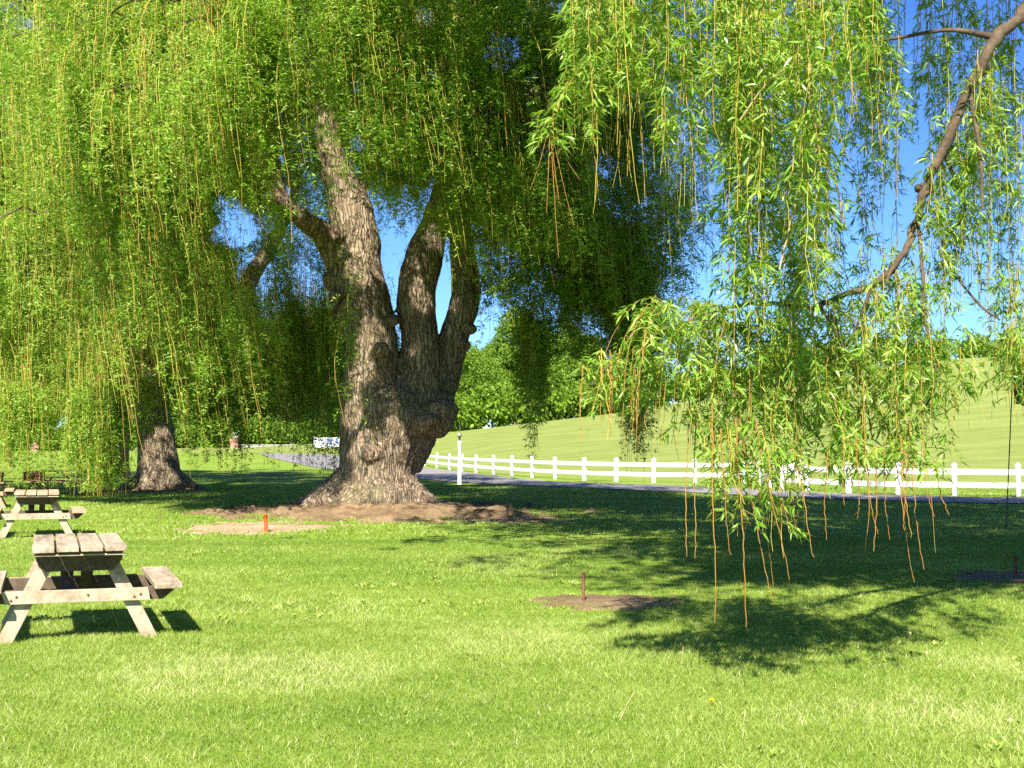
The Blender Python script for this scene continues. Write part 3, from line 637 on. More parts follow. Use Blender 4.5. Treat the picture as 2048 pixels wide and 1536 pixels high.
specs2 = [
    (-62, 20, 7, 12.0, 6, 15, .3, 50, 1.1, .60),
    (-28, 18, 7, 12.0, 5.5, 15, .2, 64, 1.15, .66),
    (2, 14, 7, 12.0, 5.5, 15, 1.6, 50, 1.1, .64),
    (28, 12, 6.5, 11.5, 6, 14, 2.6, 34, 1.05, .56),
    (52, 12, 6, 10.5, 6, 12, 1.6, 18, 1.0, .46),
    (75, 14, 5, 9.0, 5.0, 6.4, 1.4, 12, 1.0, .40),
    (-15, 40, 3.5, 8, 4.5, 10, 1.4, 36, 1.0, .5),
    (-100, 30, 5, 11, 6, 14, 1.2, 24, 1.0, .45),
    (150, 40, 4, 10, 6, 13, 2.0, 22, 1.0, .40),
    (210, 40, 4, 10, 6, 13, 2.0, 22, 1.0, .40),
    (0, 180, 1, 10, 15.5, 19, 13, 100, 1.0, .5), (100, 80, 2, 11, 15.5, 19, 12, 70, 1.0, .5),
]
LEAN = .05
g = Geo(); n2 = willow_crown(g, C2, specs2)
for (px_, d_, ytop, ybot, n_) in ((205, 35.5, 700, 1005, 34), (185, 35.8, 690, 995, 26), (240, 36, 720, 1000, 22), (160, 36.5, 700, 985, 26), (120, 36.5, 700, 930, 22), (85, 37, 680, 910, 22), (30, 37, 680, 900, 24), (140, 36, 650, 960, 20), (60, 36, 690, 930, 16), (10, 36.5, 690, 925, 16), (270, 37, 690, 880, 22), (340, 37, 640, 820, 22), (375, 38, 640, 860, 22), (405, 39, 620, 900, 24), (40, 36, 780, 935, 26), (75, 36.2, 780, 930, 26), (100, 36, 800, 950, 22), (15, 36.5, 790, 935, 24), (150, 36, 820, 975, 24), (225, 36, 840, 1005, 24), (190, 35.6, 850, 1000, 24)):
    n_ = int(n_ * 1.9); P0 = np.array([at(px_ + rng.normal() * 12, ytop + rng.normal() * 40, d_ + rng.normal() * .4) for _ in range(n_)])
    Lm = (ybot - ytop) * d_ / F
    n2 += hang(g, P0, np.minimum(Lm * (.72 + .33 * rng.random(n_)), P0[:, 2] - .1), rng.normal(size=(n_, 3)) * np.array((.1, .1, 0)), 74, .11, .027, lean=np.tile((.02, 0), (n_, 1)), bulge=.14, tint0=.62, trad=.0065)
cr2 = g.obj("crown", [M['leaf'], M['twig'], M['limb']], sec)

# ==== a third willow farther back, its trunk dark between the strands
C3 = np.array(((234 - 1024) / F * 62, 62, 0.0))
third = thing("weeping_willow", "farther weeping willow showing only a dark trunk beside the second willow's pale one", "tree")
T3 = [[(236, 985, 76, 0), (236, 962, 54, 0), (236, 930, 44, 0), (238, 880, 40, 0), (244, 800, 36, 0), (240, 700, 30, 0), (225, 560, 22, 0), (200, 380, 14, 0)],
      [(240, 810, 30, .3), (290, 720, 22, .6), (340, 620, 15, 1)], [(240, 760, 24, 0), (180, 660, 18, .4), (120, 570, 12, 1)]]
fused_trunk("trunk", [pxt(r, 62) for r in T3], [], third, .07, .06, M['bark'])
g = Geo()
n3 = willow_crown(g, C3, [(0, 60, 4, 9, 6, 13, 1.2, 54, 1.0, .42), (90, 40, 4, 9, 6, 12, 1.6, 22, 1.0, .4), (-90, 50, 4, 9, 6, 13, 1.6, 26, 1.0, .42), (180, 60, 3, 8, 7, 13, 3, 14, .8, .4), (0, 180, 1, 10, 13, 17, 10, 90, 1.0, .4)])
g.obj("crown", [M['leaf'], M['twig'], M['limb']], third)

# ==== the overhanging willow: stands out of the picture to the right, its branches hang into view
near = thing("weeping_willow", "overhanging willow branches with long narrow leaves and bare reddish tips close to the camera", "tree", (0, 0, 0))
C4 = np.array((9.2, 13.5, 0.0))
tr = [[(9.2, 13.5, -.3, 1.25), (9.2, 13.5, .3, .95), (9.25, 13.5, 1.2, .78), (9.2, 13.4, 2.4, .72), (8.9, 13.1, 3.6, .62), (8.2, 12.6, 5.2, .48), (7.2, 12.2, 7.2, .36), (6.2, 12.6, 9.5, .26), (5.4, 13, 12, .15)],
      [(9.2, 13.5, 2.2, .6), (10, 14.2, 4.2, .5), (10.6, 15, 6.5, .38), (10.8, 16.2, 9.5, .26), (10.4, 17.5, 12.5, .15)],
      [(8.7, 13.0, 4.0, .36), (6.9, 11.8, 4.9, .22), (5.6, 10.9, 5.2, .14), (4.6, 10.2, 5.1, .09), (3.9, 9.8, 4.75, .05)],
      [(8.0, 12.5, 5.6, .3), (6, 10.2, 6.6, .2), (4, 8.6, 6.9, .13), (2.6, 7.9, 6.2, .06), (1.9, 7.6, 5.0, .035)]]
fused_trunk("trunk", tr, [], near, .06, .06, M['bark'])

def limb(name, rows, d, wob=1.0):
    r = spline(pxt(rows, d), 6); r[:, :3] += rng.normal(size=(len(r), 3)) * .007 * wob; r[:, 3] *= .80 + .30 * vnoise(r[:, :3] * 9); r[:, :3] += (vnoise(np.column_stack([r[:, 2] * 6, r[:, 0] * 6, r[:, 1]]))[:, None] - .5) * np.array((.03, .02, .01)) * wob
    gg = Geo(); tube(gg, r[:, :3], np.maximum(r[:, 3], .003), 10); return gg, r
# curving grey limb with a knot, ending at the left in pale wood
lg, la = limb("limb", [(2160, -120, 30, .3), (2048, 22, 27, .1), (1995, 75, 25, 0), (1938, 180, 23, 0), (1885, 300, 20, 0), (1848, 378, 18, 0), (1836, 440, 16, 0), (1800, 520, 15, -.05), (1745, 570, 14, -.1), (1690, 590, 12, -.2), (1625, 615, 10, -.3), (1560, 605, 8, -.4), (1470, 612, 7, -.5), (1380, 642, 6, -.6), (1285, 690, 5, -.7), (1205, 742, 4, -.75), (1165, 800, 3, -.8)], 9.4)
for (x, y, r) in ((1838, 377, 10), (1858, 380, 11), (1848, 386, 11), (1850, 372, 10)):
    bm = bmesh.new(); bmesh.ops.create_icosphere(bm, subdivisions=2, radius=r * 9.4 / F)
    v = np.array([p.co[:] for p in bm.verts]); v = v * (1 + .7 * (vnoise(v * 70 + x)[:, None] - .5)) + at(x, y, 9.4); f = [[q.index for q in p.verts] for p in bm.faces]; bm.free(); lg.add(v, f)
for rows in ([(1800, 520, 9, 0), (1780, 545, 8, -.15), (1772, 570, 5, -.2)], [(1995, 75, 16, 0), (1900, 60, 9, .2), (1800, 75, 7, .3), (1700, 90, 5, .4)], [(1938, 180, 12, 0), (1960, 300, 8, -.3), (1965, 420, 6, -.4)], [(1885, 300, 9, 0), (1930, 420, 7, .2), (1890, 480, 6, .2), (1905, 540, 5, .2), (1960, 610, 5, .1), (2000, 640, 4, 0)], [(1836, 440, 8, 0), (1846, 560, 7, -.2), (1850, 640, 6, -.25), (1872, 745, 6, -.3), (1858, 800, 5, -.3), (1830, 840, 3, -.3)], [(1745, 570, 7, -.1), (1700, 680, 6, -.2), (1640, 740, 5, -.25), (1585, 812, 5, -.3), (1640, 880, 4, -.3), (1660, 940, 3, -.3)], [(1560, 605, 6, -.4), (1545, 720, 6, -.4), (1500, 820, 4, -.45), (1470, 900, 3, -.5)], [(1640, 612, 6, -.3), (1690, 700, 5, -.3), (1730, 800, 4, -.3), (1745, 880, 3, -.3)]):
    r = spline(pxt(rows, 9.4), 6); tube(lg, r[:, :3], r[:, 3], 8)
lg.obj("limb", [M['limb']], near, smooth_=True)
lg, lb = limb("limb", [(1660, -260, 20, 0), (1625, -120, 17, 0), (1618, 0, 15, 0), (1617, 110, 14, 0), (1622, 200, 12, 0), (1637, 290, 11, 0), (1620, 340, 10, 0), (1596, 385, 8, 0), (1580, 450, 5, 0), (1560, 540, 4, 0)], 7.85, .3)
for rows in ([(1637, 290, 9, 0), (1650, 310, 8, .1), (1672, 370, 5, .2), (1690, 450, 3, .2)], [(1617, 110, 8, 0), (1540, 160, 5, .1), (1480, 240, 3, .1)]):
    r = spline(pxt(rows, 7.85), 6); tube(lg, r[:, :3], r[:, 3], 8)
lg.obj("limb", [M['limb_gold']], near, smooth_=True)

g = Geo()
def px_strands(n_, x0, x1, y0, y1, tipx, tipy0, tipy1, d0, d1, leaf_to=.8, dens=60, tint=.55, bulge=.07, rad=.0034, clump=.6, ll=.090, lw=.0128, twigtint=.75):
    """strands between root rows and tip rows given in photo pixels at a distance range"""
    n = int(n_ * 1.6); K = 10; d = d0 + (d1 - d0) * rng.random(n)
    rx = x0 + (x1 - x0) * rng.random(n); ry = y0 + (y1 - y0) * rng.random(n); tx = rx + tipx + rng.normal(size=n) * 16; ty = tipy0 + (tipy1 - tipy0) * rng.random(n)
    P = np.empty((n, K, 3)); 
    for i in range(n):
        a = at(rx[i], ry[i], d[i]); b = at(tx[i], ty[i], d[i] + rng.normal() * .12)
        t = np.linspace(0, 1, K)[:, None]; q = a + (b - a) * np.concatenate([t ** .8, t ** .8, t], 1)
        ph = rng.random(2) * 6.28; q[:, 0] += .035 * np.sin(t[:, 0] * (3 + 3 * rng.random()) + ph[0]) * t[:, 0]; q[:, 1] += .04 * np.sin(t[:, 0] * 4 + ph[1]) * t[:, 0]
        q[1:] += rng.normal(size=(K - 1, 3)) * .006
        P[i] = q
    finish(P, leaf_to, dens, tint, bulge, rad, clump, ll, lw, twigtint)

def finish(P, leaf_to, dens, tint, bulge, rad, clump, ll, lw, twigtint):
    n, K = P.shape[:2]
    twig_tubes(g, P, rad * (.75 + .5 * rng.random(n)), np.clip(twigtint + .25 * (rng.random(n) - .5), 0, 1))
    L = np.linalg.norm(np.diff(P, axis=1), axis=2).sum(1)
    lt = leaf_to * (.8 + .35 * rng.random(n)) if np.isscalar(leaf_to) else leaf_to
    lt = np.clip(lt, 0, 1)
    # side twiglets: each carries its own leaves
    ntw = rng.poisson(np.maximum(L * dens * .16, .5)); ti = np.repeat(np.arange(n), ntw); tt = rng.random(len(ti)) * lt[ti] * .97
    keep = rng.random(len(ti)) < .35 + .65 * vnoise(np.stack([tt * L[ti] * 3 + ti * 7.7, ti * 1.3, ti * 0.0], 1)); ti, tt = ti[keep], tt[keep]; m = len(ti)
    B = on_path(P, ti, tt); a = rng.random(m) * 6.283; h = np.stack([np.cos(a), np.sin(a), 0 * a], 1); tl = .05 + .16 * rng.random(m) ** 1.5
    Q = np.stack([B, B + h * tl[:, None] * .55 - np.array((0, 0, .22)) * tl[:, None], B + h * tl[:, None] * .8 - np.array((0, 0, .75)) * tl[:, None]], 1)
    if m: twig_tubes(g, Q, np.full(m, rad * .55), np.clip(.9 + .2 * (rng.random(m) - .5), 0, 1))
    nl = rng.poisson(3.5 + tl * 60); li = np.repeat(np.arange(m), nl); u = rng.random(len(li)) ** .8
    Bl = on_path(Q, li, u); al = a[li] + rng.normal(size=len(li)) * 1.0; hl = np.stack([np.cos(al), np.sin(al), 0 * al], 1)
    D = hl * (.45 + .5 * rng.random(len(li)))[:, None]; D[:, 2] += .25 - 1.0 * rng.random(len(li))
    base = np.clip(tint + .16 * rng.normal(size=n), 0, 1)
    leaves(g, Bl, D, rng.normal(size=(len(li), 3)) * .5 + np.array((0, 0, 1.0)), ll * (.55 + .6 * rng.random(len(li))), lw * (.75 + .5 * rng.random(len(li))), np.clip(base[ti][li] + .2 * rng.normal(size=len(li)), 0, 1), 0, True)
    # leaves straight on the strand
    cnt = rng.poisson(np.maximum(L * dens * .45 * lt, .2)); idx = np.repeat(np.arange(n), cnt); m = len(idx); t = rng.random(m) * lt[idx]
    B = on_path(P, idx, t); a = rng.random(m) * 6.283; h = np.stack([np.cos(a), np.sin(a), 0 * a], 1)
    D = h * (.4 + .5 * rng.random(m))[:, None]; D[:, 2] -= .05 + .8 * rng.random(m)
    leaves(g, B, D, rng.normal(size=(m, 3)) * .5 + np.array((0, 0, 1.0)), ll * (.5 + .6 * rng.random(m)), lw * (.7 + .5 * rng.random(m)), np.clip(base[idx] + .2 * rng.normal(size=m), 0, 1), 0, True)

# upper mass hanging from above the frame
px_strands(22, 1150, 1330, -160, -20, -6, 190, 330, 8.0, 9.0, .78, tint=.6)
px_strands(10, 1150, 1300, -120, 40, 10, 300, 430, 8.0, 9.0, .62, tint=.58)
px_strands(24, 1320, 1500, -160, -20, 8, 260, 470, 8.0, 9.2, .85, tint=.6)
px_strands(26, 1480, 1660, -160, 60, 6, 360, 520, 8.0, 9.2, .88, tint=.62)
px_strands(14, 1440, 1660, 150, 330, 4, 520, 760, 8.1, 9.2, .9, tint=.6)
px_strands(14, 1640, 1780, -150, 40, 16, 120, 330, 7.4, 9.0, .8, tint=.55)
px_strands(6, 1560, 1690, -140, 40, 0, 150, 330, 7.3, 7.75, .9, tint=.62)
px_strands(5, 1570, 1660, 180, 330, -6, 420, 640, 7.4, 7.8, .9, tint=.6)
# a tuft reaching left with bare tips
for tx, ty in ((1060, 380), (1093, 426), (1117, 515), (1148, 450), (1118, 400), (1160, 360)):
    P = spline([at(1210, 90, 8.3), at(1150, 150, 8.2), at(1105, 235, 8.15), at((tx + 1100) / 2, (ty + 265) / 2, 8.1), at(tx, ty, 8.1)], 3)[None, :13]
    finish(P[:, ::1], np.array([.62]), 40, .65, .05, .003, .5, .09, .014, .35)
# lower mass below the limb
px_strands(16, 1190, 1330, 690, 760, -10, 790, 900, 8.4, 9.0, .55, tint=.58)
px_strands(16, 1300, 1480, 610, 690, -6, 740, 960, 8.3, 9.1, .75, tint=.56)
px_strands(18, 1440, 1640, 590, 680, 0, 780, 1010, 8.2, 9.2, .85, tint=.58)
px_strands(16, 1480, 1640, 380, 560, 0, 640, 900, 8.2, 9.2, .9, tint=.62)
px_strands(18, 1620, 1760, 560, 720, 10, 760, 980, 8.6, 9.4, .88, tint=.55)
px_strands(17, 1720, 1890, 480, 760, 14, 700, 960, 8.8, 9.6, .85, tint=.54)
px_strands(9, 1390, 1570, 800, 880, 22, 1000, 1120, 8.0, 8.8, .85, tint=.58)
px_strands(12, 1640, 1830, 760, 830, 8, 900, 990, 8.6, 9.3, .9, tint=.55)
px_strands(8, 1820, 1960, 640, 700, 4, 780, 900, 8.8, 9.6, .7, tint=.5)
for k in range(26):
    x0, y0 = 1290 + 210 * rng.random(), 605 + 60 * rng.random(); dx = -40 - 110 * rng.random(); d = 8.2 + .9 * rng.random(); x1 = max(x0 + dx, 1165); y1 = 760 + 150 * rng.random()
    P = spline([at(x0, y0, d), at(x0 + (x1 - x0) * .45, y0 - 18 + 30 * rng.random(), d - .05), at(x1 + 12, y0 + (y1 - y0) * .38, d - .1), at(x1, y1, d - .1)], 4)[None]
    finish(P, np.array([.5 + .4 * rng.random()]), 60, .62, .06, .0034, .6, .09, .0128, .55)
for k in range(12):
    x0, y0 = 1360 + 500 * rng.random(), 850 + 90 * rng.random(); d = 8.1 + 1.0 * rng.random(); y1 = 960 + 150 * rng.random() ** 1.6; P = spline([at(x0, y0 - 120, d), at(x0 + 4, y0, d), at(x0 + 8 + 14 * rng.random(), (y0 + y1) / 2, d), at(x0 + 30 * rng.random(), y1, d)], 4)[None]
    finish(P, np.array([.25 + .35 * rng.random()]), 36, .62, .05, .0036, .5, .085, .0128, .4)
for (x0, x1, y0, y1, t0, t1, n_) in ((1940, 2000, 80, 180, 260, 460, 7), (1880, 1945, 180, 300, 380, 600, 8), (1835, 1895, 300, 430, 470, 640, 8), (1740, 1840, 460, 560, 600, 760, 9), (1620, 1750, 575, 610, 680, 860, 9), (1690, 1800, 70, 90, 200, 360, 6)):
    px_strands(n_, x0, x1, y0, y1, 6, t0, t1, 9.3, 9.55, .9, tint=.6, rad=.003)
# the long bare reddish tips
for (rx, ry, tx, ty, lf) in ((1378, 860, 1371, 1113, .15), (1392, 880, 1386, 1116, .2), (1424, 880, 1428, 1245, .5), (1470, 900, 1498, 1255, .55), (1478, 890, 1546, 1205, .45), (1500, 910, 1551, 1200, .4), (1512, 900, 1577, 1160, .5), (1590, 960, 1631, 1115, .05), (1555, 950, 1573, 1065, .05), (1592, 930, 1586, 1070, .1), (1655, 960, 1648, 1080, .35), (1714, 940, 1716, 1040, .2), (1730, 950, 1752, 1068, .15), (1752, 950, 1749, 1102, .15), (1768, 950, 1775, 1080, .1), (1785, 940, 1831, 1165, .1), (1800, 930, 1818, 1075, .1), (1818, 900, 1844, 1140, .2), (1843, 960, 1866, 1033, .05), (1868, 980, 1896, 1030, .05), (1440, 920, 1462, 1110, .35), (1810, 960, 1812, 1060, .05), (1220, 760, 1222, 880, .2), (1165, 790, 1158, 880, .05), (1290, 720, 1270, 850, .3), (1685, 930, 1690, 1010, .2), (1600, 990, 1588, 1062, .1)):
    d = 7.9 + 1.0 * rng.random(); a = at(rx, ry - 60, d); b = at(tx, ty, d); t = np.linspace(0, 1, 24)[:, None]
    q = a + (b - a) * np.concatenate([t ** 1.15, t, t], 1); q[:, 0] += .014 * np.sin(t[:, 0] * 5 + rx) * t[:, 0]; q[1:] += rng.normal(size=(23, 3)) * .0026
    finish(q[None], np.array([lf]), 40, .62, .05, .0048, .5, .085, .014, .35)
# thinner, farther strands at the right, mostly against the sky
px_strands(34, 1700, 2080, -200, 60, 12, 200, 620, 10.5, 14, .9, tint=.5, rad=.004, dens=36)
px_strands(22, 1860, 2090, -100, 300, 6, 420, 700, 9.5, 13, .9, tint=.55, rad=.004, dens=36)
px_strands(20, 1985, 2110, 520, 650, 0, 720, 860, 8.8, 10.5, .9, tint=.45, dens=50)
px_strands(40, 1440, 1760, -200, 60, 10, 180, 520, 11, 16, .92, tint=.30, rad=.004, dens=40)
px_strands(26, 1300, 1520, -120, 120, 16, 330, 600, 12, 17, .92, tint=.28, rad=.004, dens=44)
px_strands(14, 1560, 1760, 300, 420, 10, 520, 690, 10, 13, .9, tint=.40, rad=.004, dens=36)
g.obj("foliage", [M['leaf_near'], M['twig']], near)
# the rest of the crown, above the picture: throws the broad shade on the lawn
g = Geo()
for _ in range(470):
    cy = 0.0 + 27 * rng.random(); xl = np.interp(cy, [1, 9, 13, 27], [-.6, -1.0, -2.9, -3.4]) + .8 * rng.normal(); cx = xl + (14.5 - xl) * rng.random()
    zmin = max(CAM_Z + .34 * cy + 2.6, (12.6 - cy) / .92 + 2.4); z = zmin + (max(17.5 - .03 * (cx - 6) ** 2, zmin + 1) - zmin) * rng.random()
    end = np.array((cx, cy, z)); root = np.array((C4[0] + (cx - C4[0]) * .55, C4[1] + (cy - C4[1]) * .55, z - .6))
    path = spline([root, (root + end) / 2 + np.array((0, 0, .7)), end], 6); tube(g, path, np.linspace(.06, .02, len(path)), 5, 1, .3, cap=False)
    ns = 34; P0 = on_path(path[None], np.zeros(ns, int), .3 + .7 * rng.random(ns)) + rng.normal(size=(ns, 3)) * np.array((.6, .6, .15))
    L = 1.0 + 2.0 * rng.random(ns); L = np.minimum(L, np.maximum(.3, P0[:, 2] - (CAM_Z + .335 * P0[:, 1] + .5)))
    ok = (P0[:, 2] - L > CAM_Z + .335 * P0[:, 1] + .2) & (P0[:, 1] + .92 * (P0[:, 2] - L) > 12.4 - 2.4 * rng.random(ns) ** 3)
    hang(g, P0[ok], L[ok], rng.normal(size=(ok.sum(), 3)) * np.array((.3, .3, 0)), 11, .30, .11, bulge=.2, tint0=.5, trad=0, k=5, per=3)
g.obj("crown", [M['leaf'], M['limb']], near)
print("leaf counts", n1, n2, n3)

# ------------------------------------------------------------------ woodland beyond the hill and the wall
def broad_tree_meshes(seed, h, w_, n=30000, leaf=.27):
    r_ = np.random.default_rng(seed); g = Geo()
    k = 46; c = r_.normal(size=(k, 3)); c /= np.linalg.norm(c, axis=1)[:, None]; c *= (r_.random((k, 1)) ** .5)
    c = c * np.array((w_ * .38, w_ * .38, h * .43)) + np.array((0, 0, h * .50)); c[:, :2] *= np.clip(1.25 - .55 * np.abs(c[:, 2:] / h - .42) * 2, .5, 1.1)
    rad = (.10 + .10 * r_.random(k)) * w_
    i = r_.integers(0, k, n); d = r_.normal(size=(n, 3)); d /= np.linalg.norm(d, axis=1)[:, None]
    P = c[i] + d * (rad[i] * (.45 + .75 * r_.random(n) ** .7))[:, None] * np.array((1, 1, .8))
    tint = np.clip(.45 + .22 * r_.normal(size=n) + .3 * (r_.random(k)[i] - .5), 0, 1)
    D = d * .7 + r_.normal(size=(n, 3)) * .6; D[:, 2] -= .35
    leaves(g, P, D, r_.normal(size=(n, 3)), leaf * (.7 + .7 * r_.random(n)), leaf * .72 * (.7 + .6 * r_.random(n)), tint)
    crown = g.mesh("crown", [M['broad']])
    t = Geo(); tube(t, [(0, 0, -.6), (0, 0, .6), (.08, 0, h * .25), (-.05, .1, h * .5), (.1, 0, h * .8)], [h * .03, h * .023, h * .018, h * .012, h * .004], 8)
    for q in range(5):
        a = q * 1.3 + seed; z = h * (.22 + .08 * q); tube(t, [(0, 0, z), (math.cos(a) * w_ * .16, math.sin(a) * w_ * .16, z + h * .1), (math.cos(a) * w_ * .3, math.sin(a) * w_ * .3, z + h * .2)], [h * .009, h * .006, h * .002], 6)
    return t.mesh("trunk", [M['bark']], True), crown
KINDS = [broad_tree_meshes(11, 13, 8), broad_tree_meshes(12, 12, 9.5), broad_tree_meshes(13, 15, 8.5), broad_tree_meshes(14, 10, 8)]
BUSH = [broad_tree_meshes(21, 2.6, 3.2, 2200, .22), broad_tree_meshes(22, 2.2, 3.6, 2200, .22)]
def put(kind, name, px_, d, s, label, cat, group, sink=.0):
    x = (px_ - 1024) / F * d; y = d
    z = max(float(gz(x, y)), float(hz(np.array([x]), np.array([min(y, 185.)]))[0])) - sink
    o = thing(name, label, cat, (x, y, z - .2), rng.random() * 6.28, group); o.scale = (s, s, s * (.92 + .2 * rng.random()))
    link("trunk", kind[0], o); link("crown", kind[1], o); return o
LINE = [(905, 168, 1.0, "bright leafy tree on the hill's rim close beside the great willow's trunk"), (962, 163, .98, "round bright green tree behind the white lamp post, at the hill's rim"),
        (1030, 170, 1.02, "leafy tree at the hill's rim half covered by a dangling willow tail"), (1105, 164, 1.05, "tall bright tree at the hill's rim with a clear rounded top"), (1165, 172, .95, "leafy tree at the hill's rim behind the dark willow curtain"),
        (1235, 176, .8, "smaller leafy tree at the hill's rim behind arching near willow twigs"), (845, 172, .95, "leafy tree seen through the fork between the willow's stems"), (780, 175, .92, "leafy tree glimpsed in the narrow gap left of the willow's middle stem")]
for i, (a, d, s, lab) in enumerate(LINE): put(KINDS[i % 4], "broadleaf_tree", a, d, s, lab, "tree", "trees along the hill's rim")
for i, (a, lab) in enumerate(((880, "back-row tree between the two leafy trees nearest the willow trunk"), (932, "back-row tree filling the gap above the lamp post"), (998, "back-row tree behind the round tree and the dangling tail"), (1070, "back-row tree beside the tall rounded one at the hill's rim"), (1135, "back-row tree behind the dark willow curtain"), (1200, "back-row tree near the arching near twigs"))):
    put(KINDS[(i + 2) % 4], "broadleaf_tree", a, 186 + 4 * (i % 2), 1.0, lab, "tree", "trees along the hill's rim")
for i, a in enumerate(range(-40, 760, 48)):
    put(KINDS[(i * 3 + 1) % 4], "broadleaf_tree", a + rng.normal() * 10, 176 + rng.normal() * 6, 1.05 + .15 * rng.random(), "leafy tree in the wood behind the hanging strands of the willows", "tree", "wood beyond the driveway")
for i, (a, d, s) in enumerate(((892, 156, 1.5), (925, 157, 1.2), (985, 155, 1.5), (1050, 156, 1.3), (1090, 155, 1.4), (1150, 157, 1.2), (1205, 158, 1.4))):
    put(BUSH[i % 2], "shrub", a, d, s * 1.5, "low bright shrub at the foot of the trees on the hill's rim", "shrub", "shrubs under the rim trees")
for i, a in enumerate(range(1270, 2130, 42)):
    s = .9 + .5 * rng.random() + (.9 if 1560 < a < 1690 else 0) + (.35 if a < 1500 else 0)
    put(BUSH[i % 2], "shrub", a + rng.normal() * 9, 153 + 3 * rng.random(), s, "low green shrub on the crest of the mown hillside", "shrub", "shrubs on the hill's crest")
for i, a in enumerate(range(-120, 640, 34)):
    put(BUSH[i % 2], "shrub", a, 158 + rng.random() * 3, 1.3 + .5 * rng.random(), "leafy shrub at the edge of the wood beyond the driveway, seen through willow strands", "shrub", "shrubs at the wood's edge")

# ------------------------------------------------------------------ white fence
FH = .93
def fence(name, label, pts, shade_cap=True):
    root = thing(name, label, "fence", (pts[0][0], pts[0][1], float(gz(*pts[0]))))
    o0 = np.array((*pts[0], float(gz(*pts[0]))))
    P = [np.array((x, y, max(float(gz(x, y)), float(hz(np.array([x]), np.array([y]))[0])))) - o0 for x, y in pts]
    def post_mesh():
        bm = bmesh.new(); bm_box(bm, (.13, .13, FH + .3), Matrix.Translation((0, 0, FH / 2 - .15)), .008); me = bpy.data.meshes.new("post"); bm.to_mesh(me); bm.free(); me.materials.append(M['white']); return me
    def cap_mesh():
        bm = bmesh.new(); bm_box(bm, (.165, .165, .025), Matrix.Translation((0, 0, FH + .0125)), .004)
        r = bmesh.ops.create_cone(bm, cap_ends=True, segments=4, radius1=.105, radius2=.012, depth=.06, matrix=Matrix.Translation((0, 0, FH + .055)) @ Matrix.Rotation(R(45), 4, 'Z'))
        me = bpy.data.meshes.new("cap"); bm.to_mesh(me); bm.free(); me.materials.append(M['white']); return me
    pm, cm = post_mesh(), cap_mesh()
    for i, p in enumerate(P):
        q = P[min(i + 1, len(P) - 1)] - P[max(i - 1, 0)]; a = math.atan2(q[1], q[0])
        po = link("post", pm, root); po.location = p; po.rotation_euler = (R(random.uniform(-.8, .8)), R(random.uniform(-.8, .8)), a); link("cap", cm, po)
    for a, b in zip(P[:-1], P[1:]):
        dlt = b - a; L = float(np.linalg.norm(dlt)); u = Vector(dlt / L); rot = u.to_track_quat('X', 'Z').to_matrix().to_4x4()
        for hgt in (.33, .73):
            bm = bmesh.new(); bm_box(bm, (L - .128, .045, .165), Matrix.Identity(4), .008)
            ro = bm_obj("rail", bm, M['white'], root); ro.matrix_local = Matrix.Translation(Vector((a + b) / 2) + Vector((0, 0, hgt))) @ rot
    return root
FX = [800, 813, 830, 850, 874, 899, 924, 952, 987, 1024, 1064, 1110, 1168, 1232, 1307, 1390, 1487, 1598]
FD = np.interp(FX, [800, 830, 850, 899, 952, 1024, 1064, 1110, 1168, 1232, 1307, 1390, 1487, 1598], [106, 99, 96, 84, 75.5, 68.3, 64.6, 61.5, 58.9, 57.0, 55.6, 54.7, 54.3, 55.8])
fence("rail_fence", "long white two-rail fence following the driveway from the willow trunk to the opening", [((x - 1024) / F * d, d) for x, d in zip(FX, FD)])
GX = [(1520, 50.6), (1541, 48.2), (1562, 46.0), (1613, 44.3), (1695, 41.9), (1795, 40.6), (1908, 39.9), (2035, 39.0), (2165, 38.6), (2300, 38.4)]
fence("rail_fence", "nearer white two-rail fence running from the opening to the shaded edge", [((x - 1024) / F * (d + 1.2), d + 1.2) for x, d in GX])

# ------------------------------------------------------------------ lamp post, flag, stakes
def lathe(bm_or_geo, prof, n=20, mat=0, loc=(0, 0, 0)):
    a = np.arange(n) * 2 * math.pi / n; V = np.array([(r * math.cos(t) + loc[0], r * math.sin(t) + loc[1], z + loc[2]) for r, z in prof for t in a]); m = len(prof)
    i, j = np.meshgrid(np.arange(m - 1), np.arange(n), indexing='ij')
    bm_or_geo.add(V, np.stack([i * n + j, i * n + (j + 1) % n, (i + 1) * n + (j + 1) % n, (i + 1) * n + j], -1).reshape(-1, 4), mat)

p = at(919, 968.5, 53); lp = thing("lamp_post", "short white lamp post with a small grey-capped lantern between the lawn and the driveway", "lamp post", (p[0], 53, 0))
g = Geo(); lathe(g, [(.0, -.2), (.085, -.2), (.085, 0), (.075, .05), (.072, 1.60), (.08, 1.62), (.08, 1.70), (0, 1.70)]); g.obj("post", [M['white']], lp, True)
g = Geo(); lathe(g, [(.0, 1.70), (.055, 1.70), (.04, 1.74), (.035, 1.82), (.06, 1.86), (0, 1.865)]); g.obj("lantern_neck", [M['pole_black']], lp, True)
g = Geo(); lathe(g, [(.0, 1.866), (.075, 1.866), (.09, 1.92), (.085, 1.97), (.05, 2.02), (0, 2.03)]); g.obj("lantern_cap", [M['stone']], lp, True)
g = Geo(); lathe(g, [(0, 2.03), (.014, 2.03), (.012, 2.30), (.02, 2.32), (.008, 2.46), (0, 2.47)], 8); g.obj("finial", [M['straw']], lp)

